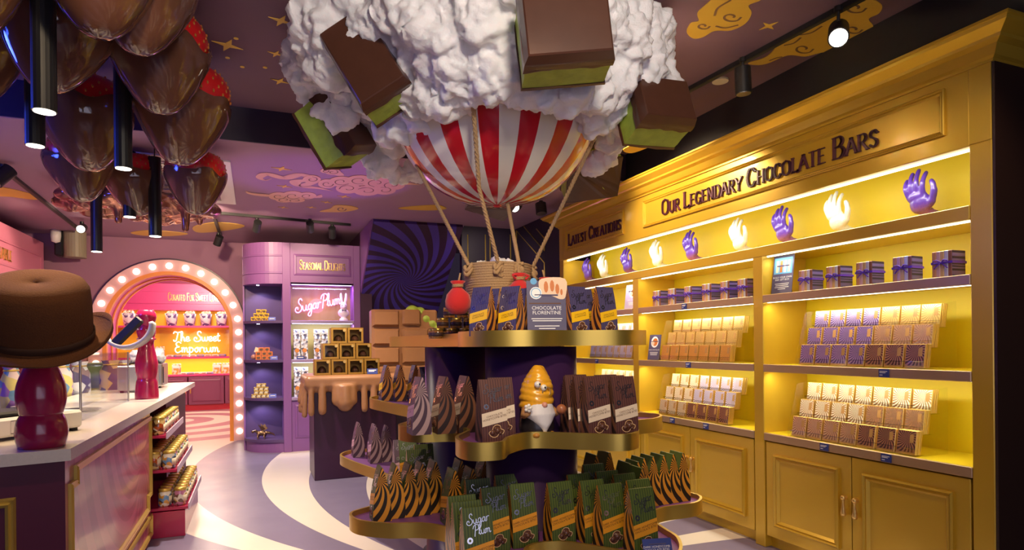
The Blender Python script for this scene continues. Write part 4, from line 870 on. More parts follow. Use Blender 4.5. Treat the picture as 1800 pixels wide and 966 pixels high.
def fluff(p, n):
    q = p + n * (.06 * noise.fractal(p * 6, .8, 2, 3) + .021 * noise.fractal(p * 19, .9, 2, 3) + .007 * noise.noise(p * 50)); q.z = min(q.z, 3.22); return q
displace(me, fluff)
o = link('cotton_cloud', me); o.data.materials.append(M['cotton']); tag(o, 'big white cotton cloud wrapped round the balloon under the ceiling', 'cloud')

# mint chocolate blocks stuck in the cloud
def mint_block(name, label, loc, rot, sx, sy, sz):
    o = thing('mint_chocolate', label, 'chocolate', loc, 0, 'giant mint chocolates in the cloud', rot)
    n = 24
    def lay(z0, z1, g, wav, seed):
        mb = MB(); P = []
        per = [(-1, -1), (1, -1), (1, 1), (-1, 1)]; V0 = []; V1 = []
        for s in range(4):
            a, b = per[s], per[(s + 1) % 4]
            for i in range(n): t = i / n; x = (a[0] + (b[0] - a[0]) * t) * sx / 2 * g; y = (a[1] + (b[1] - a[1]) * t) * sy / 2 * g; V0.append((x, y)); V1.append((x, y))
        N = len(V0); rows = 4; vs = []
        for j in range(rows + 1):
            for x, y in V0:
                z = z0 + (z1 - z0) * j / rows; k = 1 + .02 * noise.noise(Vector((x * 9 + seed, y * 9, z * 40))) if wav else 1
                dz = wav * noise.noise(Vector((x * 14, y * 14, seed))) if j == 0 else 0
                vs.append((x * k, y * k, z + dz))
        mb.add(vs, [(j * N + i, j * N + (i + 1) % N, (j + 1) * N + (i + 1) % N, (j + 1) * N + i) for j in range(rows) for i in range(N)] + [list(range(N))[::-1], list(range(rows * N, rows * N + N))]); return mb
    lay(-sz * .5, sz * .20, .97, .012, 3).build('mint_filling', 'mint', o)
    lay(-sz * .53, -sz * .46, 1.0, .008, 5).build('chocolate_base', 'choc_matte', o)
    mb = lay(sz * .12, sz * .30, 1.0, .02, 8); mb.build('coating_edge', 'choc_matte', o)
    mb = MB(); z = sz * .28; q = [(1.0, z), (.99, z + sz * .05), (.90, z + sz * .22), (.86, z + sz * .24)]; v = []
    for k_, z_ in q: v += [(x * sx / 2 * (1 - (1 - k_) * min(1, sy / sx)), y * sy / 2 * k_, z_) for x, y in ((-1, -1), (1, -1), (1, 1), (-1, 1))]
    mb.add(v, [(j * 4 + i, j * 4 + (i + 1) % 4, (j + 1) * 4 + (i + 1) % 4, (j + 1) * 4 + i) for j in range(3) for i in range(4)] + [(12, 13, 14, 15), (3, 2, 1, 0)]); mb.build('chocolate_top', 'choc_matte', o)
    return o
def frame_rot(xa, za):
    z = Vector(za).normalized(); x = Vector(xa); x = (x - z * x.dot(z)).normalized(); y = z.cross(x); return Matrix((x, y, z)).transposed().to_euler()
RTV, FWV, UP = Vector((CS, -SN, 0)), Vector((SN, CS, 0)), Vector((0, 0, 1))
def vdir(r, u, f): return RTV * r + UP * u + FWV * f
mint_block('b', 'large mint chocolate block with green side at the front of the cloud', at(990, 66, 2.60), frame_rot(vdir(1, .10, -.12), vdir(.05, .05, -1)), .37, .30, .26)
mint_block('b', 'mint chocolate block tilted on the left front of the cloud', at(650, 118, 3.1), frame_rot(vdir(.52, -.86, .1), vdir(-.12, .05, -1)), .44, .27, .24)
mint_block('b', 'mint chocolate block showing its green end at the far left of the cloud', at(592, 230, 3.7), frame_rot(vdir(.5, -.85, .1), vdir(.72, .35, -.35)), .36, .28, .24)
mint_block('b', 'mint chocolate block at the right edge of the cloud', at(1152, 198, 3.3), frame_rot(vdir(1, .05, .3), vdir(.35, .35, -1)), .32, .26, .24)
mint_block('b', 'yellow lit mint chocolate block hidden at the back right of the cloud', at(1035, 300, 4.15), frame_rot(vdir(.9, .35, .3), vdir(-.2, .7, .6)), .36, .30, .22)
mint_block('b', 'mint chocolate block whose green corner peeps out below the balloon', at(866, 336, 4.35), frame_rot(vdir(.9, .1, .4), vdir(.1, .9, .3)), .30, .26, .24)
# ---------------------------------------------------------------- chocolate dipped strawberries under the ceiling
random.seed(11)
BP = [(.001, 0), (.035, .006), (.075, .03), (.125, .09), (.185, .19), (.238, .31), (.262, .41), (.25, .49), (.20, .55), (.12, .58), (.03, .57), (.001, .565)]
def prof_r(z):
    for (r0, z0), (r1, z1) in zip(BP, BP[1:]):
        if z0 <= z <= z1: return r0 + (r1 - r0) * (z - z0) / max(1e-6, z1 - z0)
    return .05
fine = [q for q in crom([(r, z, 0) for r, z in BP], 3)]
mb = MB(); mb.lathe([(max(.001, q.x), q.y) for q in fine if q.y > .24 or q.x > .2], 32); fruit_me = mb.mesh('fruit', 'red_berry')
mb = MB()
for j in range(8):
    z = .30 + .035 * j
    for i in range(22): t = 2 * PI * (i + .5 * (j % 2)) / 22; r = prof_r(z) + .003; mb.ball((r * math.cos(t), r * math.sin(t), z), .007, 6, 4, sc=(1, 1, 1.6))
seed_me = mb.mesh('seeds', 'seed')
def coat_mesh(seed):
    n = 48; rows = 14; mb = MB(); vs = []
    for j in range(rows + 1):
        for i in range(n):
            t = 2 * PI * i / n; top = .40 + .05 * noise.noise(Vector((math.cos(t) * 1.6 + seed, math.sin(t) * 1.6, seed))) + .02 * math.sin(5 * t + seed)
            z = top * (j / rows) ** 1.4; k = 1.05 + .02 * noise.noise(Vector((math.cos(t) * 2.5, math.sin(t) * 2.5, z * 5 + seed))); r = max(.001, prof_r(z) * k + .010 * (1 if j < rows else .2)) if j else .001
            vs.append((r * math.cos(t), r * math.sin(t), z - .012))
    mb.add(vs, [(j * n + i, j * n + (i + 1) % n, (j + 1) * n + (i + 1) % n, (j + 1) * n + i) for j in range(rows) for i in range(n)], None, 0, True); return mb.mesh('chocolate_coat', 'choc')
mb = MB()
for i in range(7):
    a_ = 2 * PI * i / 7; c, s = math.cos(a_), math.sin(a_); mb.add([(0, 0, .575), (c * .08 - s * .03, s * .08 + c * .03, .60), (c * .17, s * .17, .57), (c * .08 + s * .03, s * .08 - c * .03, .60), (0, 0, .59)], [(0, 1, 2, 3), (4, 3, 2, 1)])
leaf_me = mb.mesh('leaf_crown', [mat('leaf_green', (.05, .2, .03), .5)])
BER = [(172, 62, 2.55, 1.0, 'large chocolate dipped strawberry hanging nearest the top edge'), (240, 85, 2.78, .95, 'chocolate dipped strawberry half hidden behind the nearest one'), (283, 197, 3.30, .98, 'chocolate dipped strawberry with a red shoulder in the upper right of the bunch'),
       (315, 287, 3.85, 1.03, 'large chocolate dipped strawberry in the middle of the right column'), (345, 376, 4.9, 1.0, 'lowest chocolate dipped strawberry beside the air conditioner'), (158, 297, 3.95, .98, 'chocolate dipped strawberry with red top behind the middle lamp tubes'),
       (146, 338, 4.5, 1.0, 'chocolate dipped strawberry tucked under its left neighbour in the bunch'), (82, 157, 3.0, .95, 'chocolate dipped strawberry behind the thick near lamp tube'), (-40, 55, 2.5, .9, 'chocolate dipped strawberry cut by the upper left corner'), (-40, 135, 3.3, .9, 'chocolate dipped strawberry at the left edge above the blue beam'), (247, 362, 5.0, .88, 'chocolate dipped strawberry hidden between two lamp tubes at the rear')]
for i, (u, v, d, s_, lab) in enumerate(BER):
    p = at(u, v, d); zt = p.z + .6 * s_; lim = 3.20 if p.y < 5.0 else 2.95
    if zt > lim: s_ = max(.7, (lim - p.z) / .62) if (lim - p.z) / .62 > .8 else .8; p.z = min(p.z, lim - .61 * s_)
    o = thing('strawberry', lab, 'strawberry', p, i * 1.3, 'chocolate strawberries under the ceiling', (R(random.uniform(-7, 7)), R(random.uniform(-7, 7)), i * 1.3)); o.scale = (s_,) * 3
    link('fruit', fruit_me, o); x = link('seeds', seed_me, o); x['kind'] = 'stuff'; link('chocolate_coat', coat_mesh(i * 3.7), o); link('leaf_crown', leaf_me, o)
    MB().cyl((0, 0, .57), (0, 0, (lim + .03 - p.z) / s_), .006, n=6).build('hanging_wire', 'black_metal', o)
# lamp tubes
for i, (u, v, wpx, L, lab) in enumerate([(78, 196, 38, .62, 'thick black lamp tube nearest, at the upper left'), (62, 256, 30, .55, 'black lamp tube just behind the nearest thick one'), (217, 296, 28, .62, 'black lamp tube in front of the middle strawberry'), (228, 381, 20.5, .58, 'slim lamp tube between the two rear strawberries'), (273, 415, 20.5, .62, 'slim lamp tube left of the lowest strawberry'), (170, 442, 18, .60, 'farthest lamp tube, in front of the chocolate splash')]):
    d = .092 * FPX / wpx; p = at(u, v, d); lim = 3.23 if p.y < 5.15 else 2.97
    o = thing('pendant_lamp', lab, 'pendant lamp', p, 0, 'black pendant lamp tubes'); mb = MB(); n = 36; P = [((.046 if j % 2 else .0452) * math.cos(2 * PI * j / n), (.046 if j % 2 else .0452) * math.sin(2 * PI * j / n)) for j in range(n)]
    L = min(L, lim - p.z - .02); mb.prism(P, 0, L); mb.build('tube', 'black_metal', o)
    MB().cyl((0, 0, L), (0, 0, lim - p.z), .005, n=6).build('cable', 'black_metal', o); MB().cyl((0, 0, -.003), (0, 0, .004), .040, n=24).build('lens', 'lamp_white', o)
    lamp('SPOT', 'pendant_beam', (p.x, p.y, p.z - .01), 62, WARM, (p.x, p.y, 0), .035, ang=95)
# chocolate splash fitting
p = at(245, 362, 6.1); p.z = 2.80; mb = MB(); random.seed(5)
for i in range(46):
    a_ = 2 * PI * i / 23; r = (.48 if i < 23 else .3) * random.uniform(.85, 1.1); mb.ball((r * 1.1 * math.cos(a_), r * .8 * math.sin(a_), random.uniform(-.06, .02)), random.uniform(.09, .15), 10, 7, sc=(1.2, 1.2, .62))
mb.ball((0, 0, .02), .5, 20, 10, sc=(1, .75, .16))
for a_, r, l in ((250, .36, .22), (320, .50, .26), (200, .5, .10), (280, .1, .13), (20, .5, .12)):
    a_ = R(a_); x, y = r * 1.1 * math.cos(a_), r * .8 * math.sin(a_); mb.cyl((x, y, 0), (x, y, -l), .07, .03, n=10); mb.ball((x, y, -l), .034, 8, 6)
me = remeshed(mb, .018, 2)
displace(me, lambda p, n: p + n * .02 * noise.noise(p * 9))
o = thing('chocolate_splash', 'glossy melted chocolate splash dripping from the rear ceiling', 'ceiling ornament', p); b_ = link('splash', me, o); b_.data.materials.append(mat('rose_chocolate_chrome', (.32, .14, .10), .12, .6)); MB().cyl((0, 0, .05), (0, 0, 2.97 - p.z), .12, n=16).build('ceiling_mount', 'choc', o)

# ---------------------------------------------------------------- tracks, spot heads, air conditioner, speaker
def track(label, a, b):
    o = thing('ceiling_track', label, 'light track', (0, 0, 0)); a, b = Vector(a), Vector(b); mb = MB(); d = (b - a).normalized(); s = d.cross(Vector((0, 0, 1))) * .018
    for z0, z1 in ((-.03, 0),): mb.add([a - s + Vector((0, 0, z0)), a + s + Vector((0, 0, z0)), b + s + Vector((0, 0, z0)), b - s + Vector((0, 0, z0)), a - s, a + s, b + s, b - s], [(0, 1, 2, 3), (4, 7, 6, 5), (0, 4, 5, 1), (1, 5, 6, 2), (2, 6, 7, 3), (3, 7, 4, 0)])
    mb.build('rail', 'black_metal', o); s *= .35; mb = MB(); z = Vector((0, 0, -.0315)); mb.add([a - s + z, a + s + z, b + s + z, b - s + z], [(0, 1, 2, 3)]); mb.build('slot', mat('dark_slot', (.05, .045, .04), .5), o); return o
def head(label, p, zc, aim, r=.045, L=.16, lit=True, cat='spotlight'):
    p = Vector(p); d = (Vector(aim) - p).normalized(); o = thing('spotlight', label, cat, p, 0, 'black track spotlights')
    mb = MB(); mb.cyl(-d * L * .45, d * L * .5, r, n=24); mb.build('barrel', 'black_metal', o)
    mb = MB(); mb.cyl(-d * L * .1, Vector((0, 0, zc - p.z - .03)), .009, n=8); mb.cyl((0, 0, zc - p.z - .055), (0, 0, zc - p.z - .028), .022, n=12); mb.build('stem', 'black_metal', o)
    MB().cyl(d * L * .5, d * (L * .5 + .004), r * .86, n=24).build('lens', 'lamp_white' if lit else 'steel', o); return o
a, b = onZ(1200, 160, 3.23), onZ(1520, -12, 3.23); b = a.lerp(b, 1.6); track('long black light track on the upper ceiling along the yellow cabinet', a, b)
head('lit spotlight on the track, pointing down at the display', onZ(1474, 58, 3.06), 3.23, (1.4, 1.2, 1.6), .052, .2)
head('unlit spotlight hanging straight down from the same track', onZ(1306, 141, 3.06), 3.23, onZ(1306, 141, 3.06) + Vector((.05, 0, -1)), .05, .17, False)
a, b = onZ(375, 371, 2.97), onZ(616, 393, 2.97); track('black light track on the low ceiling before the plum cabinet', a, b)
for (u, v, d, t, lab) in ((452, 397, 7.0, (-.1, 8.9, 2.3), 'leftmost spotlight of the track before the plum cabinet'), (545, 398, 7.2, (.7, 8.8, 2.4), 'middle spotlight of the track before the plum cabinet'), (584, 408, 7.3, (1.0, 8.8, 2.3), 'rightmost spotlight of the track before the plum cabinet')):
    head(lab, onZ(u, v, 2.85), 2.97, t, .045, .15, False)
a, b = onZ(0, 286, 2.97), onZ(140, 402, 2.97); track('black light track on the low ceiling by the pink cabinet', onZ(-80, 225, 2.97), b)
head('lit spotlight at the far end of the left track', onZ(144, 401, 2.86), 2.97, at(110, 425, 6.6), .05, .16); head('spotlight on the left track at the picture edge', onZ(5, 308, 2.85), 2.97, at(-60, 360, 5.0), .06, .18, False)
a, b = onZ(374, 372, 2.97), onZ(388, 412, 2.97); track('short cross track above the arch', a, b); head('small spotlight at the end of the short cross track', onZ(384, 422, 2.84), 2.97, (-1.0, 10.2, 1.4), .05, .14, False)
head('lit spotlight glaring below the balloon', onZ(907, 362, 2.85), 2.97, (.4, 3.0, 1.4), .055, .15); head('black camera dome by the yellow cabinet end', onZ(951, 366, 2.86), 2.97, onZ(951, 366, 2.86) + Vector((0, -.2, -1)), .06, .12, False, 'camera')
p = onZ(1266, 140, 3.23); o = MB().cyl((p.x, p.y, 3.215), (p.x, p.y, 3.229), .055, n=24).build('smoke_detector', 'cream'); tag(o, 'cream round sensor on the ceiling beside the long track', 'sensor')
A = [onZ(u, v, 2.97) for u, v in ((406, 282), (414, 357))]; cx = (A[0].x + A[1].x) / 2; y0, y1 = min(A[0].y, A[1].y), max(A[0].y, A[1].y); x1 = cx + .0; x0 = x1 - .95; y0 = max(y0, 5.3)
o = thing('air_conditioner', 'square white ceiling air conditioner behind the strawberries', 'air conditioner', (0, 0, 0)); mb = MB()
mb.sweep([(x0, y0, 2.955), (x1, y0, 2.955), (x1, y1, 2.955), (x0, y1, 2.955)], [(0, 0), (-.14, .0), (-.14, .014), (0, .014)], closed=True); mb.build('frame', 'white', o)
mb = MB().box((x0 + .18, y0 + .18, 2.95), (x1 - .18, y1 - .18, 2.968)); mb.build('grille', 'white', o)
for i in range(9): yy = y0 + .2 + i * (y1 - y0 - .4) / 8; MB().box((x0 + .2, yy, 2.945), (x1 - .2, yy + .012, 2.95)).build('slat', mat('grey_slot', (.25, .22, .2), .5), o)
p = onY(132, 428, 10.05); o = thing('wall_speaker', 'grey and black wall speaker left of the arch', 'speaker', p); mb = MB(); mb.prism([(.13 * math.cos(t), .14 * math.sin(t) * (1 if math.sin(t) < 0 else .9)) for t in [2 * PI * i / 24 for i in range(24)]], -.19, .17); mb.build('cabinet', mat('olive_grey', (.28, .25, .17), .5), o); MB().box((-.22, -.08, -.18), (-.12, .14, .17), .02).build('bracket', 'black_metal', o)
o = thing('ceiling_sensor', 'small white sensor on the wall left of the speaker', 'sensor', onY(98, 415, 9.95)); MB().lathe([(.001, -.09), (.05, -.07), (.06, 0), (.06, .09), (.001, .09)], 16).build('housing', 'white', o); MB().box((-.02, .02, -.02), (.02, .15, .02)).build('arm', 'white', o)
# blue neon lettering high on the left wall
o = thing('neon_sign', 'blue neon scribble high on the left wall', 'neon sign', (-3.04, 4.35, 2.7), PI / 2); st, wd = strokes('Sugar Plum', SCR); mb = MB()
for P, _ in st: mb.tube([((p_[0] - wd / 2) * .2, -.03, p_[1] * .2 + .05) for p_ in P], .012, 6)
mb.build('tube', 'neon_blue', o); MB().box((-.35, -.01, -.05), (.35, .0, .35)).build('backing', 'acrylic', o)

# ---------------------------------------------------------------- acrylic racks of chocolate bars
BW, BH, BT = .108, .128, .011
BARC = {'purple': ((.60, .48, .70), (.09, .035, .20)), 'gold': ((.75, .56, .22), (.42, .24, .05)), 'cocoa': ((.60, .34, .20), (.08, .025, .015)), 'cream': ((.42, .22, .10), (.72, .60, .42)), 'tan': ((.80, .58, .36), (.28, .12, .05)), 'amber': ((.80, .45, .12), (.55, .24, .03)), 'lilac': ((.42, .25, .20), (.50, .46, .62))}
BARS = {}
BLAB = {'purple': 'purple foil bar', 'gold': 'gold foil bar', 'cocoa': 'dark brown bar', 'cream': 'cream bar', 'tan': 'tan bar', 'amber': 'amber bar', 'lilac': 'pale lilac bar'}
def bar(kind, loc, rot, lab, group):
    if kind not in BARS:
        o = thing('chocolate_bar', lab, 'chocolate bar'); fm = rays(kind + '_bar_face', (0, 2), (0, .085), 22, 6., *BARC[kind], duty=.5, rough=.3, mmask=True); gm = mat('gold_foil_edge', (.72, .45, .12), .3, .7)
        mb = MB(); mb.box((-BW / 2, -BT / 2, 0), (BW / 2, BT / 2, BH), .0015, k=1); mb.add([(x, -BT / 2 - .0004, z) for x, z in ((-BW / 2 + .004, .012), (BW / 2 - .004, .012), (BW / 2 - .004, BH - .004), (-BW / 2 + .004, BH - .004))], [(0, 1, 2, 3)], None, 0); mb.build('wrapper', [fm, gm], o)
        MB().box((.018, -BT / 2 - .0012, .062), (.040, -BT / 2 - .0003, .108)).build('label_patch', mat('bronze_label', (.40, .20, .06), .35), o); BARS[kind] = [o, tree_of(o), False]
    o, ch, used = BARS[kind]
    if not used: BARS[kind][2] = True; o.location = loc; o.rotation_euler = rot; o['label'] = lab; o['group'] = group; return
    copy_tree(o, ch, loc, 0, lab, group, rot)
NUM = ['one', 'two', 'three', 'four', 'five', 'six', 'seven']
ROWN = ['front', 'middle', 'back']
def rack(name, y0, y1, z, cols, where, depth=2):
    """stepped stand whose columns run from the far end (y1) to the near end (y0)"""
    o = thing('acrylic_rack', 'clear acrylic stepped rack of bars ' + where + ' of the yellow cabinet', 'rack', (0, 0, 0), 0, 'acrylic racks'); n = 7; pit = (y1 - y0) / n
    S = [(FX + .015, 0), (FX + .015, .04), (FX + .10, .34), (FX + .27, .36), (FX + .27, 0)]
    for y in (y0 - .012, y1 + .006):
        mb = MB(); v = [(x, yy, z + q) for yy in (y, y + .004) for x, q in S]; mb.add(v, [(0, 1, 2, 3, 4), (9, 8, 7, 6, 5)] + [(i, 5 + i, 5 + (i + 1) % 5, (i + 1) % 5) for i in range(5)]); mb.build('end_panel', 'acrylic', o)
    for r in range(3):
        x, zz = FX + .03 + r * .065, z + .004 + r * .108
        MB().box((x - .004, y0, zz - .003), (x + .062, y1, zz)).build('step', 'acrylic', o); MB().box((x - .006, y0, zz - .003), (x - .003, y1, zz + .035)).build('lip', 'acrylic', o); MB().box((x - .0065, y0, zz + .035), (x - .0025, y1, zz + .038)).build('lip_edge', 'acrylic_edge', o)
        for c in range(n):
            y = y1 - (c + .5) * pit
            for k in range(4 if c == n - 1 else depth):
                bar(cols[r][c], (x + .006 + k * .0125, y + random.uniform(-.002, .002), zz + .001), (R(-9), 0, -PI / 2), '%s, %s row, column %s, %s deep, rack %s' % (BLAB[cols[r][c]], ROWN[r], NUM[c], ORD[k], where), 'chocolate bars in the racks')
    return o
P, G, K, CR_, TN_, AM, LI = 'purple', 'gold', 'cocoa', 'cream', 'tan', 'amber', 'lilac'
rack('a', 2.21, 3.03, 1.247, [[P] * 4 + [K] * 3, [P] * 4 + [TN_] * 3, [P] * 4 + [G] * 3], 'on nearest middle shelf')
rack('b', 2.26, 3.10, .782, [[TN_] * 4 + [K] * 3, [CR_] * 4 + [TN_] * 3, [CR_] * 7], 'on nearest bottom shelf')
rack('c', 3.66, 4.52, 1.247, [[AM] * 7, [G] * 7, [G] * 7], 'on central middle shelf')
rack('d', 3.68, 4.56, .782, [[CR_] * 3 + [K] * 4, [CR_] * 3 + [LI] * 4, [CR_] * 3 + [LI] * 4], 'on central bottom shelf')
rack('e', 4.96, 5.76, 1.247, [[LI] * 7, [LI] * 7, [LI] * 7], 'on farthest middle shelf', 1)
rack('f', 4.96, 5.76, .782, [[TN_] * 7, [CR_] * 7, [CR_] * 7], 'on farthest bottom shelf', 1)
# tied bundles of slim bars
SP = [mat('spine_' + n_, c_, .3, .3) for n_, c_ in (('copper', (.55, .28, .12)), ('rose', (.60, .38, .38)), ('gold', (.62, .42, .16)), ('pearl', (.55, .55, .60)), ('brown', (.25, .10, .05)))]
SLV = rays('bundle_sleeve', (0, 2), (.02, .06), 16, 4., (.14, .10, .30), (.03, .02, .06), rough=.35)
bund = None
def bundle(y, z, lab, order):
    global bund
    if bund is None:
        o = thing('bar_bundle', lab, 'gift bundle', (0, 0, 0), 0, 'ribbon tied bar bundles'); n = 5; bw, dep, h = .019, .10, .135
        for i in range(n): MB().box((-.05 + i * .020, -.05, 0), (-.05 + i * .020 + bw, .05, h), .002).build('slim_bar', [SP[i]], o)
        [MB().box((x_, -.049, .002), (x_ + .0008, .049, h - .002)).build('sleeve', [SLV], o) for x_ in (-.051, .0502)]
        mb = MB(); mb.sweep([(-.053, -.053, .075), (.053, -.053, .075), (.053, .053, .075), (-.053, .053, .075)], [(0, -.006), (.0015, -.006), (.0015, .006), (0, .006)], closed=True); r_ = mb.build('ribbon', 'ribbon', o)
        mb = MB()
        for s in (-1, 1):
            mb.tube([(0, -.056, .075), (s * .018, -.066, .088), (s * .036, -.066, .084), (s * .034, -.064, .072), (0, -.056, .075)], .004, 6); mb.tube([(0, -.057, .075), (s * .02, -.062, .060), (s * .034, -.06, .045)], .0038, 6)
        mb.ball((0, -.058, .075), .006, 8, 6); mb.build('bow', 'ribbon', r_); bund = (o, tree_of(o)); o.location = (FX + .085, y, z); o.rotation_euler = (0, 0, -PI / 2 + R(4)); return
    copy_tree(bund[0], bund[1], (FX + .085, y, z), 0, lab, 'ribbon tied bar bundles', (0, 0, -PI / 2 + R(random.uniform(-3, 8))))
for i, u in enumerate((1420, 1470, 1524, 1590, 1662)): bundle(onX(u, 480, FX + .06).y, 1.717, 'ribbon tied bar bundle, %s from left on the nearest top shelf' % ORD[i], i)
for i, u in enumerate((1158, 1185, 1214, 1246, 1279, 1310)): bundle(onX(u, 515, FX + .06).y, 1.717, 'ribbon tied bar bundle, %s from left on the central top shelf' % ORD[i], i)
def giftcard(mb, f):
    mb.add([f(x, z) for x, z in ((-.07, .14), (.07, .14), (.07, .25), (-.07, .25))], [(0, 1, 2, 3)], None, 3)
    for i, c in enumerate((1, 2, 0, 1)): mb.add([f(-.055 + .03 * i + x, .15 + z, .003) for x, z in ((0, 0), (.02, 0), (.02, .08), (0, .08))], [(0, 1, 2, 3)], None, c)
    put_text(mb, 'BUILD YOUR OWN\nBAR GIFT BOX', .017, lambda x, y: f(x, .11 + y, .003), 0); greek(mb, lambda x, z: f(x, z, .003), [(-.055, .055, .07), (-.05, .05, .058), (-.055, .055, .046), (-.03, .03, .034)])
sign_card('sign_card', 'purple gift card sign on the top shelf beside the nearest bay upright', (FX + .07, onX(1373, 500, FX + .07).y, 1.717), -PI / 2 + R(6), .16, .265, giftcard, R(8))
def barcard(mb, f):
    disc(mb, 0, .16, .05, f, 0); disc(mb, .005, .16, .035, f, 2, d=.003); disc(mb, -.02, .15, .018, f, 1, d=.0032)
    put_text(mb, 'DARK CHOCOLATE', .016, lambda x, y: f(x, .085 + y, .003), 0); greek(mb, lambda x, z: f(x, z, .003), [(-.055, .055, .066), (-.05, .05, .055), (-.045, .045, .044)])
sign_card('sign_card', 'purple card with cake picture beside the amber bars', (FX + .05, onX(1148, 610, FX + .05).y, 1.247), -PI / 2 + R(4), .155, .225, barcard, R(8))
sign_card('sign_card', 'lilac card on the top shelf of the far bay', (FX + .09, 5.05, 1.717), -PI / 2 + R(5), .22, .24, barcard, R(8)).children[0].data.materials[0] = mat('lilac_card', (.42, .34, .60), .5)
pt = MB().box((-.03, -.004, -.022), (.03, 0, .022)).mesh('price_tag', 'blue_card'); i = 0
mbp = MB(); greek(mbp, lambda x, z: (x, -.0046, z), [(-.024, .022, .008), (-.024, .012, .001), (-.024, -.006, -.012)]); ptx = mbp.mesh('price_print', 'paper')
for u, v, lab in ((1203, 536, 'below the middle bay bundles'), (1210, 641, 'below the amber bars'), (1182, 739, 'left under the middle bay bottom rack'), (1241, 749, 'right under the middle bay bottom rack'), (1554, 654, 'below the purple foil bars'), (1449, 785, 'left under the nearest bottom rack'), (1558, 804, 'right under the nearest bottom rack'), (1049, 636, 'on the far bay middle shelf edge')):
    p = onX(u, v, FX - .005); z = min((.755, 1.22, 1.69), key=lambda q: abs(q - p.z)); o = thing('price_tag', 'navy price tag ' + lab, 'price tag', (FX - .005, p.y, z), -PI / 2, 'price tags on the shelf edges'); link('tag_card', pt, o); link('price_print', ptx, o)

# ---------------------------------------------------------------- reaching hands in the top niche
def hand_mesh():
    """arm along +y out of the wall, hand turned up, four fingers on the +x side, thumb on the -x side"""
    mb = MB(); mb.tube([(-.01, 0, -.012), (-.008, .05, -.010), (-.004, .09, .002), (.004, .115, .022)], [.031, .029, .027, .029], 14)
    mb.ball((.012, .128, .052), .05, 16, 10, sc=(1.0, .56, 1.0)); mb.ball((.024, .134, .084), .044, 16, 10, sc=(1.08, .5, .7))
    for x, l, sp in ((-.006, .092, -.10), (.018, .104, .02), (.041, .098, .12), (.061, .078, .24)):
        b = Vector((x, .138, .098 - abs(x - .02) * .25)); pts = [Vector((x * .8 + .004, .132, .07)), b, b + Vector((sp * l * .4, .010, l * .42)), b + Vector((sp * l * .7, .004, l * .76)), b + Vector((sp * l * .8, -.012, l * 1.05))]
        mb.tube(crom(pts, 3), [.0128] * 4 + [.0118] * 4 + [.0104] * 4 + [.009], 9); mb.ball(pts[-1], .0098, 8, 6)
    pts = [Vector((-.012, .124, .03)), Vector((-.040, .130, .054)), Vector((-.056, .138, .088)), Vector((-.055, .140, .122)), Vector((-.046, .138, .142))]
    mb.tube(crom(pts, 3), [.019] * 4 + [.0150] * 4 + [.0125] * 4 + [.010], 9); mb.ball(pts[-1], .0108, 8, 6)
    return remeshed(mb, .004, 2)
hm = hand_mesh(); hm2 = hm.copy()
def handmat(name, ca, cb):
    m = mat(name, ca, .35, coat=.3); nt = m.node_tree; e = NX(nt); c = e.coords(); n = nt.nodes.new('ShaderNodeTexNoise'); n.inputs['Scale'].default_value = 25
    f = e.m('MULTIPLY_ADD', n.outputs[0], .06, c[2]); s = nt.nodes.new('ShaderNodeMapRange'); s.inputs[1].default_value = .03; s.inputs[2].default_value = .08; nt.links.new(f, s.inputs[0])
    nt.links.new(e.mixc(s.outputs[0], cb, ca), nt.nodes['Principled BSDF'].inputs['Base Color']); return m
hm.materials.append(handmat('violet_hand', (.10, .04, .38), (.30, .10, .24))); hm2.materials.append(mat('white_hand', (.72, .70, .64), .35, bump=.2, bscale=90, var=.12))
MN = ['farthest', 'second farthest', 'third farthest', 'fourth farthest', 'middle', 'fourth nearest', 'third nearest', 'second nearest', 'nearest']
for i, u in enumerate((1010, 1050, 1094, 1146, 1206, 1290, 1368, 1464, 1610)):
    y = min(onX(u, 400, FX + .18).y, 6.14 - .34 * i if i < 2 else 9); v_ = i % 2 == 0
    o = thing('sculpted_hand', '%s sculpted hand reaching out of the niche, %s of nine' % ('violet painted' if v_ else 'white', MN[i]), 'hand sculpture', (BXK - .005, y, 2.10), 0, 'sculpted hands in the niche', (0, 0, PI / 2)); o.scale = (1.2,) * 3
    link('hand', hm if v_ else hm2, o); MB().cyl((0, .11, -.0405), (0, .11, .0), .003, n=8).build('support_rod', 'acrylic', o); MB().cyl((0, .0005, 0), (0, .006, 0), .04, n=20).build('wall_plate', 'yellow_in', o)
# ---------------------------------------------------------------- pedestal with dripping chocolate, boxes on it
ped = thing('pedestal', 'dark plum pedestal under the dripping chocolate slab', 'pedestal', (.55, 6.80, 0)); MB().box((0, 0, 0), (.86, .62, .93), .006).build('body', 'purple_dark', ped); MB().box((.02, .02, 0), (.84, .6, .03)).build('kick', 'black', ped)
dr = thing('chocolate_slab', 'melting milk chocolate slab dripping over the plum pedestal', 'chocolate slab', (.46, 6.72, .93)); mb = MB(); Wd, Dd = 1.04, .78
mb.box((0, 0, .02), (Wd, Dd, .165), .03); mb.box((.02, .02, -.01), (Wd - .02, Dd - .02, .06), .03)
for x, l, r in ((.06, .22, .035), (.17, .20, .045), (.40, .13, .09), (.32, .10, .06), (.47, .10, .06), (.60, .20, .038), (.70, .13, .04), (.83, .20, .05), (.95, .24, .04)): mb.cyl((x, .03, .06), (x, .02, -l), r * .85, r, n=12); mb.ball((x, .02, -l), r, 12, 8)
for y, l, r in ((.12, .25, .03), (.22, .15, .04), (.34, .22, .035), (.48, .12, .05), (.62, .24, .035)): mb.cyl((.02, y, .06), (.0, y, -l), r * .85, r, n=12); mb.ball((.0, y, -l), r, 12, 8)
me = remeshed(mb, .014, 4); link('slab', me, dr).data.materials.append(M['milk'])
BXM = None; s = .165
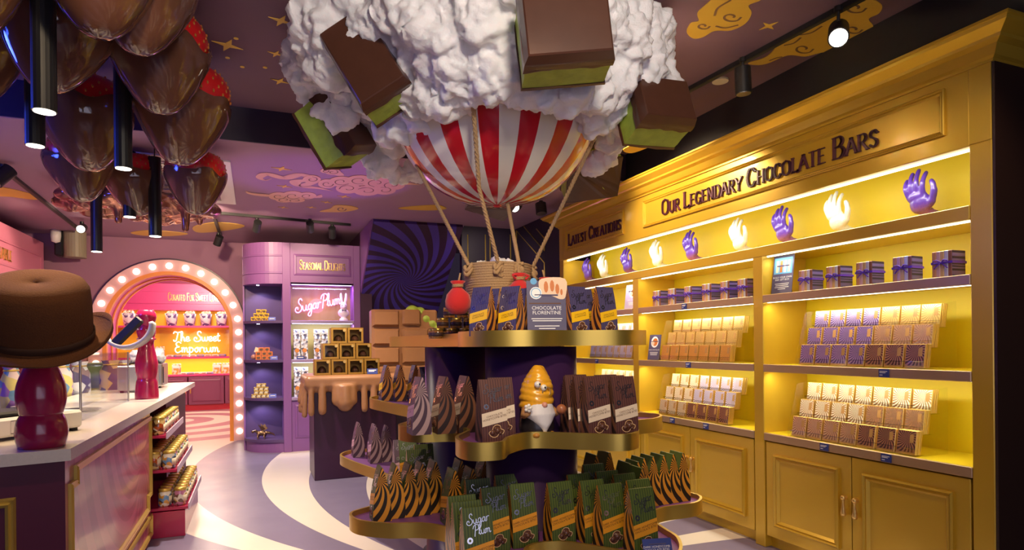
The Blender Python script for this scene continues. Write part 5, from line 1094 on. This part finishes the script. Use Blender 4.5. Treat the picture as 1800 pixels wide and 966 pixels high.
def giftbox(loc, lab):
    global BXM
    if BXM is None:
        o = thing('treat_box', lab, 'box', loc, 0, 'windowed gold boxes on the chocolate slab'); gm = mat('old_gold_card', (.36, .19, .03), .35, .3); t = .022; mb = MB()
        for a, b in (((0, 0, 0), (s, s, .004)), ((0, 0, s - .004), (s, s, s)), ((0, s - .004, 0), (s, s, s)), ((0, 0, 0), (.004, s, s)), ((s - .004, 0, 0), (s, s, s)), ((0, 0, 0), (s, .003, t)), ((0, 0, s - t), (s, .003, s)), ((0, 0, t), (t, .003, s - t)), ((s - t, 0, t), (s, .003, s - t))): mb.box(a, b)
        mb.build('carton', [gm], o); MB().box((t, .004, t), (s - t, .005, s - t)).build('window', 'acrylic', o)
        mb = MB(); mb.lathe([(.001, 0), (.035, .004), (.045, .03), (.038, .06), (.02, .08), (.001, .085)], 14, Matrix.Translation((s / 2, s / 2, .006))); mb.build('truffle_dome', 'choc', o); MB().box((.01, .02, .004), (s - .01, s - .02, .007)).build('tray', 'black', o)
        MB().cyl((s - .028, -.001, s - .028), (s - .028, .0, s - .028), .016, n=14).build('seal', 'gold_leaf', o); BXM = (o, tree_of(o)); return
    copy_tree(BXM[0], BXM[1], loc, 0, lab)
for r_, (x0, n_) in enumerate(((.56, 4), (.645, 3), (.73, 2))):
    for i in range(n_): giftbox((x0 + i * .170, 6.80, 1.096 + r_ * (s + .001)), 'gold window box, %s from left in the %s layer on the slab' % (ORD[i], ['bottom', 'middle', 'top'][r_]))
o = thing('price_card', 'small blue price card leaning on the boxes over the slab', 'price card', (1.15, 6.76, 1.096), R(-6)); MB().box((-.055, 0, 0), (.055, .004, .06), T=Matrix.Rotation(R(-15), 4, 'X')).build('card', 'blue_card', o); mb = MB(); T = Matrix.Rotation(R(-15), 4, 'X'); greek(mb, lambda x, z: tuple(T @ Vector((x, -.001, z))), [(-.04, .04, .038), (-.04, .02, .026)], .008); mb.build('print', 'paper', o)
# giant bitten chocolate bar
gb = thing('giant_chocolate_bar', 'giant milk chocolate bar with a green bitten corner behind the display', 'chocolate bar', (1.27, 7.45, 0)); MB().box((-.02, .02, 0), (.84, .36, .72), .01).build('stand', 'purple_dark', gb)
MB().box((0, .03, .72), (.80, .22, 1.83), .02).build('slab', 'milk', gb)
for j in range(5):
    for i in range(2):
        if (i, j) == (1, 4): continue
        x0, z0 = .0 + i * .355, .735 + j * .222; mb = MB(); a, b = (x0, z0), (x0 + .325, z0 + .2); v = [(x, .03, z) for x, z in ((a[0], a[1]), (b[0], a[1]), (b[0], b[1]), (a[0], b[1]))] + [(x, -.03, z) for x, z in ((a[0] + .025, a[1] + .025), (b[0] - .025, a[1] + .025), (b[0] - .025, b[1] - .025), (a[0] + .025, b[1] - .025))]
        mb.add(v, [(4, 5, 6, 7), (0, 1, 5, 4), (1, 2, 6, 5), (2, 3, 7, 6), (3, 0, 4, 7)]); mb.build('segment', 'milk', gb)
mb = MB(); mb.box((.36, -.02, 1.64), (.58, .03, 1.83), .02); mb.build('segment', 'milk', gb)
mb = MB()
for x, z, r in ((.50, 1.80, .09), (.60, 1.80, .07), (.66, 1.72, .08), (.74, 1.66, .08), (.80, 1.58, .08), (.82, 1.48, .07), (.84, 1.40, .06)): mb.ball((x, .10, z), r, 12, 8, sc=(1, 1.1, 1))
me = remeshed(mb, .014, 2); link('bite_filling', me, gb).data.materials.append(M['mint'])

# ---------------------------------------------------------------- goods in the plum cabinet
ns = thing('neon_sign', 'pink neon SugarPlum script glowing in the plum cabinet niche', 'neon sign', (.83, PY + .30, 1.83)); mb = MB()
st, wd = strokes('SugarPlum', SCR); sc_ = .60 / wd
for P_, _ in st: mb.tube([((p[0] - wd / 2) * sc_ - .02, 0, p[1] * sc_ * 1.25 + .10 + (p[0] - wd / 2) * sc_ * .22) for p in P_], .0062, 6)
mb.build('tube', 'neon_pink', ns); MB().box((-.36, .012, -.06), (.36, .018, .38)).build('backing', 'acrylic', ns)
lamp('POINT', 'neon_glow', (.80, PY + .22, 1.97), 2.2, (1, .25, .95), size=.15)
rb = thing('rabbit_bust', 'cream rabbit bust with upright ears and bow tie on the neon shelf', 'bust', (1.13, PY + .14, 1.745)); mb = MB()
mb.lathe([(.001, 0), (.06, 0), (.055, .03), (.035, .045), (.03, .06)], 16); mb.ball((0, 0, .11), .062, 14, 10, sc=(1.25, .8, 1)); mb.ball((0, -.005, .205), .05, 14, 10, sc=(.95, 1, 1.1)); mb.ball((0, -.04, .19), .024); mb.cyl((0, 0, .12), (0, 0, .2), .03, n=12)
for s_ in (-1, 1): mb.tube([(s_ * .02, 0, .24), (s_ * .03, 0, .29), (s_ * .036, .0, .36), (s_ * .034, 0, .39)], [.016, .02, .016, .006], 8)
link('figure', remeshed(mb, .007, 2), rb).data.materials.append(mat('ivory_plaster', (.75, .70, .58), .5))
mb = MB(); [mb.add([(0, -.07, .145), (s_ * .03, -.075, .16), (s_ * .03, -.075, .13)], [(0, 1, 2)]) for s_ in (-1, 1)]; mb.ball((0, -.07, .145), .008, 8, 6); mb.build('bow_tie', 'purple_in', rb)
for s_ in (-1, 1): MB().ball((s_ * .022, -.045, .215), .006, 8, 6).build('eye', 'black', rb)
# clear packs of filled chocolates in two tiers
pkm = blotch('silver_white_print', [(.75, .78, .85), (.10, .10, .16), (.62, .66, .75), (.35, .25, .22), (.80, .82, .88)], 34, .2, .4); c0 = None
for z, xs, nm in ((Z2, (.50, .595, .76, .855), 'middle'), (Z1, (.50, .595, .76), 'lower')):
    for i, x in enumerate(xs):
        lab = 'tall silver patterned sweet pack, %s on the %s lit shelf of the plum cabinet' % (ORD[i], nm); loc = (x + .01, PY + .1, z)
        if c0 is None:
            c0 = thing('sweet_pack', lab, 'sweet pack', loc, 0, 'silver sweet packs in the plum cabinet'); MB().box((-.043, -.03, 0), (.043, .03, .40), .006).build('pack', [pkm], c0); MB().cyl((0, -.031, .12), (0, -.034, .12), .028, n=16).build('round_label', mat('orange_label', (.62, .22, .04), .4), c0)
            mb = MB(); [mb.box((-.044, -.034, z_), (.044, -.03, z_ + .006)) for z_ in (.2, .27, .34)]; mb.build('tray_ridges', 'foil', c0); cch = tree_of(c0)
        else: copy_tree(c0, cch, loc, 0, lab)
for z, x in ((Z2, .55), (Z1, .6)): o = thing('price_card', 'small blue price strip on the %s lit shelf of the plum cabinet' % ('middle' if z == Z2 else 'lower'), 'price card', (x, PY + .02, z)); MB().box((-.05, 0, 0), (.05, .004, .045)).build('card', 'blue_card', o); MB().box((-.035, -.001, .02), (.035, 0, .032)).build('print', 'paper', o)
# little boxes stacked on the curved shelves
def stack(z, col, win, nm, layers, x0, y0, s_, kind='yellow'):
    c0 = None
    for L, n_ in enumerate(layers):
        for i in range(n_):
            loc = (x0 + (i - n_ / 2 + .5) * (s_ + .004), y0, z + L * (s_ * .8 + .001)); lab = '%s cube box, %s of layer %s on the curved shelf' % (nm, ORD[i], ['one', 'two', 'three', 'four'][L])
            if c0 is None:
                c0 = thing('cube_box', lab, 'box', loc, 0, nm + ' boxes'); MB().box((-s_ / 2, -s_ / 2, 0), (s_ / 2, s_ / 2, s_ * .8), .002).build('carton', [col], c0); MB().box((-s_ * .3, -s_ / 2 - .001, s_ * .15), (s_ * .3, -s_ / 2, s_ * .6)).build('window', [win], c0); cch = tree_of(c0)
            else: copy_tree(c0, cch, loc, 0, lab)
yb = blotch('yellow_dotted_card', [(.80, .45, .01)] * 4 + [(.06, .04, .02)], 60, .4); dk = blotch('dark_window_print', [(.05, .03, .02), (.5, .3, .1), (.15, .08, .04)], 70, .3)
stack(Z3, yb, dk, 'yellow dotted', (4, 3, 2), .02 + .05, CY - .27, .062)
stack(Z2, mat('orange_card', (.70, .20, .04), .4), dk, 'orange', (3, 3, 2), .10, CY - .27, .068)
stack(Z1, blotch('gold_dotted_card', [(.58, .38, .06), (.70, .50, .12), (.12, .07, .03)], 55, .35), mat('pale_window', (.70, .66, .5), .3), 'gold', (4, 3, 3, 2), .06, CY - .26, .058)
for z, x, nm in ((Z3, .20, 'yellow'), (Z2, .22, 'orange'), (Z1, .20, 'gold')):
    o = thing('price_card', 'blue price card beside the %s cube boxes' % nm, 'price card', (x, CY - .36, z)); MB().box((-.045, 0, 0), (.045, .004, .05), T=Matrix.Rotation(R(-12), 4, 'X')).build('card', mat('bright_blue_card', (.10, .14, .60), .4), o); MB().box((-.03, -.008, .02), (.03, -.006, .03)).build('print', 'paper', o)
o = thing('sweet_cup', 'clear pouch of sweets left of the orange boxes', 'sweet pouch', (-.03, CY - .25, Z2)); MB().lathe([(.001, 0), (.04, 0), (.055, .05), (.05, .09), (.02, .11)], 12).build('pouch', 'acrylic', o); MB().ball((0, 0, .04), .034).build('sweets', mat('rose_sweets', (.55, .25, .2), .4), o); MB().box((-.03, -.01, .1), (.05, -.005, .17), T=Matrix.Rotation(R(18), 4, 'Y')).build('card', 'cream', o)
o = thing('bronze_dragon', 'small bronze winged creature on the lowest curved shelf', 'figurine', (.06, CY - .26, .17)); mb = MB()
mb.ball((0, 0, .075), .035, 12, 8, sc=(1.8, 1, 1)); mb.tube([(.05, 0, .08), (.10, 0, .07), (.15, .01, .05), (.17, .0, .02)], [.024, .018, .011, .004], 8); mb.tube([(-.05, 0, .085), (-.08, -.01, .11), (-.105, -.02, .105)], [.022, .018, .016], 8); mb.ball((-.11, -.025, .10), .02)
for x in (-.04, .04):
    for s_ in (-1, 1): mb.tube([(x, s_ * .02, .07), (x + .015 * s_, s_ * .05, .04), (x - .005, s_ * .06, .004)], [.014, .01, .009], 7)
me = remeshed(mb, .006, 1); bz = mat('bronze', (.24, .15, .09), .35, .9); link('body', me, o).data.materials.append(bz)
for s_ in (-1, 1):
    mb = MB(); P_ = [(0, s_ * .015, .10), (-.05, s_ * .04, .20), (-.01, s_ * .05, .17), (.01, s_ * .055, .19), (.03, s_ * .05, .15), (.05, s_ * .04, .13)]
    mb.add([(x + (.03 if s_ > 0 else 0), y + d_, z) for d_ in (-.002, .002) for x, y, z in P_], [(0, 1, 2, 3, 4, 5), (11, 10, 9, 8, 7, 6)] + [(i, (i + 1) % 6, 6 + (i + 1) % 6, 6 + i) for i in range(6)]); mb.build('wing', [bz], o)
# copper filigree shelf by the end of the yellow cabinet
o = thing('filigree_shelf', 'copper filigree shelf in the dark corner past the yellow cabinet', 'shelf', (3.10, 6.50, 1.25)); cp = mat('copper', (.45, .20, .10), .3, .9)
MB().box((-.05, 0, .5), (.19, .25, .515)).build('board', [cp], o); MB().box((-.05, 0, 0), (.19, .25, .015)).build('board', [cp], o)
for x in (-.05, .175): MB().box((x, 0, -1.25), (x + .015, .25, .515)).build('side', [cp], o)
for i in range(9):
    mb = MB(); random.seed(i); x0 = -.01 + i % 3 * .07; z0 = .05 + i // 3 * .14; mb.tube([(x0 + .04 * t * math.cos(9 * t), .02, z0 + .06 + .05 * t * math.sin(9 * t)) for t in [k / 14 for k in range(15)]], .005, 5); mb.build('scroll', [cp], o)
for x, z in ((-.05, .515), (.05, .515)): MB().tube([(x, .1, z), (x + .03, .1, z + .06), (x + .05, .08, z + .14), (x + .02, .08, z + .18)], [.012, .01, .008, .003], 6).build('ornament', [cp], o)

# ---------------------------------------------------------------- on the service counter
def turned_stand(lab, loc, prof, mt):
    o = thing('hat_stand', lab, 'display stand', loc); P_ = [(q.x, q.y) for q in crom([(r, z, 0) for r, z in prof], 4)]; MB().lathe([(.001, 0)] + [(max(.001, r), z) for r, z in P_] + [(.001, P_[-1][1])], 36).build('turned_post', mt, o); return o
hs = turned_stand('crimson turned stand carrying the brown hat on the worktop', (-.815, 3.10, 1.0), [(.080, 0), (.090, .05), (.086, .10), (.073, .132), (.075, .14), (.086, .19), (.083, .25), (.064, .31), (.048, .345), (.046, .36)], 'crimson')
turned_stand('crimson turned stand with the visor farther along the worktop', (-.80, 5.66, 1.0), [(.084, 0), (.083, .05), (.075, .13), (.067, .16), (.076, .21), (.080, .28), (.067, .35), (.053, .42), (.055, .455), (.070, .47), (.058, .48), (.062, .50), (.068, .535), (.056, .57), (.054, .58), (.068, .62), (.072, .655), (.056, .69), (.04, .70)], 'crimson')
hat = thing('felt_hat', 'brown felt hat with rolled brim on the near crimson stand', 'hat', at(76, 600, 2.50), 0, None, frame_rot(vdir(.8, .10, .6), vdir(.22, .88, -.42))); n = 48
mb = MB(); vs = []; prof = [(.262, 0), (.255, 0), (.22, 0), (.19, .004), (.172, .012), (.168, .03), (.170, .10), (.171, .17), (.168, .225), (.155, .25), (.12, .262), (.06, .256), (.001, .25)]
for j, (r, z) in enumerate(prof):
    for i in range(n):
        t = 2 * PI * i / n; zz = z; rr = r
        if j <= 2: k_ = (3 - j) / 3; zz += k_ * (.085 * max(0, math.cos(t)) ** 2 + .03 * max(0, -math.cos(t)) - .012 * math.sin(t) + .006 * math.sin(3 * t)) + .0; rr *= (1 - .10 * k_ * max(0, math.cos(t)) ** 2)
        vs.append((rr * math.cos(t), rr * math.sin(t) * .92, zz))
mb.add(vs, [(j * n + i, j * n + (i + 1) % n, (j + 1) * n + (i + 1) % n, (j + 1) * n + i) for j in range(len(prof) - 1) for i in range(n)], None, 0, True)
b_ = mb.build('felt', 'felt', hat); so_ = b_.modifiers.new('t', 'SOLIDIFY'); so_.thickness = .005; so_.offset = 0
mb = MB(); mb.lathe([(.1735, .02), (.176, .022), (.178, .05), (.175, .052)], 48, Matrix.Diagonal((1, .92, 1, 1))); mb.build('hat_band', mat('dark_felt_band', (.05, .018, .006), .9), hat)
vz = thing('visor', 'white and black curved visor hanging on the far crimson stand', 'visor', at(226, 575, 4.78), 0, None, frame_rot(vdir(1, .25, 0), vdir(.1, .25, -1))); mb = MB()
vs = [(r * math.cos(t) * 1.1, r * math.sin(t), z) for t in [PI * (1.0 + 1.0 * i / 24) for i in range(25)] for r, z in ((.145, -.03), (.17, -.03), (.17, .03), (.145, .03))]
mb.add(vs, [(i * 4 + k, i * 4 + (k + 1) % 4, i * 4 + 4 + (k + 1) % 4, i * 4 + 4 + k) for i in range(24) for k in range(4)] + [(0, 1, 2, 3), (99, 98, 97, 96)], None, 0, True); mb.build('rim', mat('grey_white_plastic', (.38, .35, .36), .4), vz)
MB().box((-.13, -.035, -.02), (.13, .035, .02), .01, T=Matrix.Translation((-.01, -.03, 0)) @ Matrix.Rotation(R(38), 4, 'Z')).build('pad', 'black', vz)
sc = thing('weighing_scale', 'white counter scale with black trays at the left picture edge', 'scale', (-1.046, 3.40, 1.0), R(55)); MB().box((-.30, -.06, .015), (.36, .32, .10), .012).build('housing', 'white', sc); MB().box((-.28, -.04, .10), (.16, .28, .125), .01).build('black_deck', 'black', sc)
MB().cyl((-.1, .12, .125), (-.1, .12, .15), .13, n=28).build('pan', 'steel', sc); mb = MB(); mb.ball((-.12, .12, .18), .085, 16, 8, sc=(1.1, 1, .45)); mb.build('dark_bowl', mat('blue_black', (.02, .02, .04), .3), sc)
mb = MB(); mb.cyl((.25, .16, .10), (.25, .16, .125), .06, n=20); mb.build('knob_base', 'steel', sc)
for x in (.22, .28): MB().cyl((x, .14, .125), (x, .14, .155), .016, n=14).build('knob', mat('bronze', (.24, .15, .09), .35, .9), sc)
for x in (-.27, .33): MB().cyl((x, -.03, 0), (x, -.03, .016), .018, n=10).build('foot', 'black', sc)
mb = MB(); P_ = [(-.20, -.0612, .03), (-.05, -.0612, .03), (-.05, -.0612, .085), (-.20, -.0612, .085)]; ribbon(mb, [(p[0] + .2, p[2]) for p in P_], .003, lambda x, z: (x, -.0613, z), closed=True); mb.add([(x + .0, -.0613, z) for x, z in ((.08, .06), (.10, .066), (.12, .078), (.11, .062), (.125, .05), (.09, .05))], [(0, 1, 2, 3, 4, 5)]); greek(mb, lambda x, z: (x, -.0613, z), [(.02, .14, .036)], .004); mb.build('warning_label', 'black', sc)
# glass guard, till machines
gd = thing('glass_guard', 'clear glass guard standing along the worktop behind the near stand', 'glass screen', (0, 0, 0))
MB().box((-.90, 4.1, 1.0), (-.892, 5.45, 1.36)).build('pane', 'glass', gd); MB().box((-1.30, 4.1, 1.36), (-.89, 5.45, 1.368)).build('pane', 'glass', gd); MB().box((-1.30, 4.1, 1.0), (-.90, 4.108, 1.36)).build('pane', 'glass', gd)
for y in (4.08, 5.47): MB().cyl((-.895, y, 1.0), (-.895, y, 1.37), .006, n=10).build('post', 'steel', gd)
o = thing('dark_plate', 'round dark inset plate on the worktop behind the glass guard', 'plate', (-1.05, 4.75, 1.0)); MB().lathe([(.001, .001), (.09, .001), (.12, .012), (.122, .014), (.09, .006), (.001, .005)], 28).build('plate', mat('blue_black', (.02, .02, .04), .3), o)
for y, w_, lab in ((6.45, .34, 'nearer steel machine on the far worktop'), (7.05, .42, 'farther steel machine under the crumpled bag')):
    o = thing('counter_machine', lab, 'counter machine', (-1.0, y, 1.0)); MB().box((-.14, 0, .02), (.14, w_, .24), .008).build('case', 'steel', o); MB().box((.13, .03, .05), (.143, .08, .21)).build('side_slot', 'black', o)
    for x in (-.11, .11): MB().cyl((x, .03, 0), (x, .03, .02), .015, n=8).build('foot', 'black', o)
mb = MB(); random.seed(2)
for i in range(9): mb.ball((random.uniform(-.1, .1), random.uniform(-.12, .12), random.uniform(.04, .12)), random.uniform(.05, .08), 10, 7)
me = remeshed(mb, .014, 1)
def crumple(p, n): q = p + n * .018 * noise.fractal(p * 18, .7, 2, 3); q.z = max(0, q.z); return q
displace(me, crumple)
o = link('crumpled_bag', me, None, (-1.0, 7.2, 1.241)); o.data.materials.append(mat('grey_plastic_bag', (.55, .53, .55), .3)); tag(o, 'crumpled grey bag lying on the farther steel machine', 'bag')
# jars on the counter side shelves
JM = [blotch('sweet_jar_%d' % i, c_, 38, .12, .6) for i, c_ in enumerate(([(.5, .1, .02), (.7, .5, .2), (.15, .05, .02), (.8, .75, .6)], [(.12, .3, .08), (.7, .65, .4), (.5, .15, .05), (.2, .1, .05)], [(.75, .7, .62), (.5, .2, .35), (.15, .08, .06), (.6, .4, .1)], [(.15, .3, .55), (.8, .75, .65), (.6, .3, .05), (.1, .06, .05)]))]
JG = [MB().lathe([(.001, 0), (.042, 0), (.046, .008), (.046, .095), (.038, .11), (.038, .115)], 16).mesh('jar_glass', [m_]) for m_ in JM]; JLm = MB().lathe([(.040, .108), (.043, .110), (.043, .128), (.001, .13)], 16).mesh('jar_lid', 'gold_trim'); JP = MB().lathe([(.0466, .025), (.0468, .025), (.0468, .075), (.0466, .075)], 10, a0=-.9, a1=.9).mesh('jar_label', 'cream')
for L, (xe, z, nr) in enumerate(((-.62, .755, 1), (-.55, .50, 2), (-.48, .22, 2))):
    for r_ in range(nr):
        for i in range(9):
            o = thing('sweet_jar', 'gold-lidded sweet jar, %s from near end, %s row, %s counter shelf' % (ORD[i], ['front', 'back'][r_], ['top', 'middle', 'bottom'][L]), 'jar', (xe - .06 - r_ * .10, 5.32 + i * .112, z + .001), random.uniform(-.3, .3), 'sweet jars on the counter shelves')
            link('jar_glass', JG[(i * 7 + L * 3 + r_) % 4], o); link('jar_lid', JLm, o); link('jar_label', JP, o)

# ---------------------------------------------------------------- goods behind the counter
bagm = [blotch('bag_print_%d' % i, c_, 16, .3) for i, c_ in enumerate(([(.55, .55, .66), (.10, .08, .16), (.75, .75, .8), (.3, .2, .2)], [(.08, .06, .14), (.55, .35, .15), (.12, .08, .1)], [(.7, .25, .35), (.8, .7, .6), (.3, .1, .3)], [(.35, .15, .5), (.7, .55, .2), (.15, .3, .5), (.8, .6, .6)]))]
def bagmesh(m_, s_=1.): 
    mb = MB(); mb.lathe([(.001, 0), (.075 * s_, 0), (.085 * s_, .06), (.08 * s_, .2), (.05 * s_, .255), (.07 * s_, .29)], 12, Matrix.Diagonal((1, .55, 1, 1))); return mb.mesh('pouch', [m_])
BM = [bagmesh(m_) for m_ in bagm]; BTm = MB().tube([(.052 * math.cos(t), .03 * math.sin(t), .255) for t in [2 * PI * i / 10 for i in range(10)]], .006, 5, closed=True).mesh('tie', 'gold_trim')
for z, nm in ((1.351, 'lower'), (1.751, 'upper')):
    for i in range(13):
        o = thing('sweet_bag', 'tied sweet bag, %s along the %s shelf of the pink cabinet' % (ORD[i], nm), 'sweet bag', (LX - .13, 5.35 + i * .35, z), PI / 2 + random.uniform(-.2, .2), 'sweet bags in the pink cabinet'); link('pouch', BM[(i * 5 + (nm == 'upper')) % 4], o); link('tie', BTm, o)
for i, (u, v, d, k_, lab) in enumerate(((195, 690, 6.0, 1, 'dark bag left of the green bin behind the counter'), (216, 690, 6.1, 0, 'silver patterned bag beside the green bin behind the counter'), (238, 690, 6.2, 0, 'silver patterned bag nearest the far crimson stand'), (140, 690, 5.6, 0, 'pale patterned bag behind the near glass guard'), (110, 690, 5.4, 3, 'colourful bag behind the near glass guard'), (20, 690, 4.6, 3, 'colourful bag behind the white scale'))):
    p = at(u, v, d); o = thing('sweet_bag', lab, 'sweet bag', (p.x, p.y, .95), R(15 * i), 'sweet bags on the back counter'); o.scale = (1.15,) * 3; link('pouch', BM[k_], o); link('tie', BTm, o)
bc = thing('back_counter', 'low plum back counter behind the serving side', 'counter', (0, 0, 0)); MB().box((-2.45, 4.2, 0), (-1.75, 9.3, .92), .005).build('body', 'purple_dark', bc); MB().box((-2.47, 4.18, .92), (-1.73, 9.32, .949), .004).build('top', 'stone', bc)
p = at(178, 690, 6.15); o = thing('green_bin', 'olive green bin on the back counter', 'bin', (p.x, p.y, .95)); MB().box((-.11, -.09, 0), (.11, .09, .30), .015).build('body', mat('olive_green', (.16, .19, .05), .5), o); MB().box((-.115, -.095, .29), (.115, .095, .31), .006).build('rim', mat('olive_green', (.16, .19, .05), .5), o)
for i in range(4):
    o = thing('tote_bag', 'dark tote with gold octopus print hanging on the rail, %s of four' % ORD[i], 'bag', (-1.95, 5.9 + i * .62, 1.35), R(-65)); mb = MB(); mb.prism([(-.17, 0), (.17, 0), (.15, .33), (-.15, .33)], -.03, .03, Matrix.Rotation(PI / 2, 4, 'X')); mb.build('body', [bagm[1]], o); MB().tube([(-.08, 0, .32), (-.06, 0, .46), (.06, 0, .46), (.08, 0, .32)], .008, 6).build('handle', 'black', o)
o = thing('hanging_rail', 'steel rail over the back counter holding tote bags', 'rail', (0, 0, 0)); MB().cyl((-1.95, 5.3, 1.81), (-1.95, 8.2, 1.81), .01, n=10).build('bar', 'steel', o)
for y in (5.32, 8.18): MB().cyl((-1.95, y, .949), (-1.95, y, 1.81), .01, n=10).build('post', 'steel', o)

# ---------------------------------------------------------------- alcove shelves seen through the arch
AY = 15.5
al = thing('alcove_cabinet', 'raspberry and yellow shelving with neon lettering beyond the arch', 'cabinet', (0, 0, 0)); X0, X1 = -3.6, .8
MB().box((X0, AY, 2.22), (X1, AY + .5, 2.80), .005).build('header', 'hotpink', al); MB().box((X0, AY - .02, 2.62), (X1, AY, 2.66)).build('header_bead', 'hotpink', al); MB().box((X0, AY - .02, 2.36), (X1, AY, 2.39)).build('header_bead', 'hotpink', al)
MB().box((X0, AY + .40, .7), (X1, AY + .45, 2.22)).build('back_panel', mat('amber_yellow_panel', (.85, .48, .015), .5), al)
for z in (.80, 1.19, 1.88): MB().box((X0, AY, z - .04), (X1, AY + .4, z), .004).build('shelf', 'hotpink', al)
MB().box((X0, AY + .03, 0), (X1, AY + .4, .13)).build('plinth', mat('red_plinth', (.45, .02, .04), .4), al)
for i in range(6):
    a = X0 + i * (X1 - X0) / 6; b = a + (X1 - X0) / 6; d = MB().box((a + .01, AY, .13), (b - .01, AY + .03, .75), .004).build('door', mat('mulberry_door', (.22, .05, .12), .45), al)
    MB().sweep([(a + .1, AY, .22), (b - .1, AY, .22), (b - .1, AY, .66), (a + .1, AY, .66)], [(0, 0), (0, .014), (.02, .008), (.03, 0)], up=(0, -1, 0), closed=True).build('door_moulding', MATS['mulberry_door'], d); hx = b - .05 if i % 2 == 0 else a + .05; MB().cyl((hx, AY - .02, .38), (hx, AY - .02, .5), .014, n=8).build('handle', 'gold_leaf', d)
put_sign('CURATED FOR SWEET LOVERS', .17, 'gold_leaf', al, (-1.22, AY - .001, 2.43), 0, 1.10)
ns = thing('neon_sign', 'white neon The Sweet Emporium script on the yellow alcove wall', 'neon sign', (-1.23, AY + .33, 1.24)); mb = MB()
for txt, z, k_ in (('The Sweet', .30, .95), ('Emporium', .05, .90)):
    st, wd = strokes(txt, SCR); q = k_ / wd
    for P_, _ in st: mb.tube([((p[0] - wd / 2) * q, 0, z + p[1] * q * .95) for p in P_], .011, 6)
mb.build('tube', 'neon_white', ns); MB().box((-.75, .03, -.06), (.75, .04, .56)).build('backing', 'acrylic', ns); lamp('POINT', 'emporium_glow', (-1.23, AY + .1, 1.55), 5, (1, .6, .45), size=.3)
lamp('AREA', 'alcove_led', (-1.4, AY + .1, 2.2), 16, (1, .85, .5), (-1.4, AY + .25, 1.0), 4, .05); lamp('AREA', 'alcove_led', (-1.4, AY + .1, 1.14), 20, (1, .85, .5), (-1.4, AY + .25, .5), 4, .05)
TB = MB().lathe([(.001, 0), (.095, 0), (.125, .25), (.128, .27), (.118, .27), (.001, .24)], 20).mesh('tub', [blotch('violet_white_print', [(.75, .7, .8), (.14, .08, .25), (.8, .78, .85), (.4, .3, .55)], 17, .4)]); TP = MB()
random.seed(4)
for i in range(14): TP.ball((random.uniform(-.08, .08), random.uniform(-.08, .08), .26 + random.random() * .05), .035, 7, 5)
TP = TP.mesh('popcorn', 'cream')
for i, x in enumerate((-2.54, -2.15, -1.72, -1.36, -1.04, -.72, -.40)):
    o = thing('popcorn_tub', 'purple and white printed tub of popcorn, %s from the left beyond the arch' % ORD[i], 'tub', (x, AY + .15, 1.88), 0, 'popcorn tubs on the alcove shelf'); link('tub', TB, o); y_ = link('popcorn', TP, o); y_['kind'] = 'stuff'
PB = MB().box((-.09, -.02, 0), (.09, .02, .24), .008).mesh('bag', [blotch('cream_orange_print', [(.8, .65, .5), (.75, .35, .08), (.8, .75, .65), (.5, .2, .15)], 22, .4)]); PT = MB().box((-.07, -.022, .14), (.07, -.02, .2)).mesh('bag_label', 'paper')
for i, (x, z) in enumerate(((-1.63, .80), (-.82, .80), (-.63, .80), (-.40, .80), (-1.95, 1.19), (-2.2, 1.19), (-.45, 1.19))):
    o = thing('sweet_pouch', 'cream and orange pouch, %s on the yellow alcove shelves' % ORD[i], 'sweet bag', (x, AY + .12, z), R(6 * (i % 3 - 1)), 'pouches on the alcove shelves'); link('bag', PB, o); link('bag_label', PT, o)
random.seed(8)
PK = [MB().box((-.07, -.05, 0), (.07, .05, .05), .012).mesh('packet', [mat('packet_%d' % i, c_, .4)]) for i, c_ in enumerate(((.8, .7, .65), (.25, .25, .6), (.75, .6, .55)))]; PKL = MB().box((-.04, -.052, .012), (.04, -.05, .038)).mesh('packet_label', [mat('rose_sweets', (.55, .25, .2), .4)])
for z, xs, nm in ((.80, [-1.48 + .13 * i for i in range(5)], 'lowest'), (1.19, [-1.75 + .15 * i for i in range(8)], 'middle')):
    for i, x in enumerate(xs): o = thing('sweet_packet', 'low pale packet, %s from the left on the %s alcove shelf' % (ORD[i], nm), 'sweet packet', (x, AY + .08, z), random.uniform(-.2, .2), 'packets on the alcove shelves'); link('packet', PK[i % 3], o); link('packet_label', PKL, o)
# drop prototypes nobody placed
for k_, (root, ch, used) in PACKS.items():
    if not used[0]:
        for c, subs in ch:
            for g_ in subs: bpy.data.objects.remove(g_)
            bpy.data.objects.remove(c)
        bpy.data.objects.remove(root)
bpy.data.scenes.remove(BENCH)
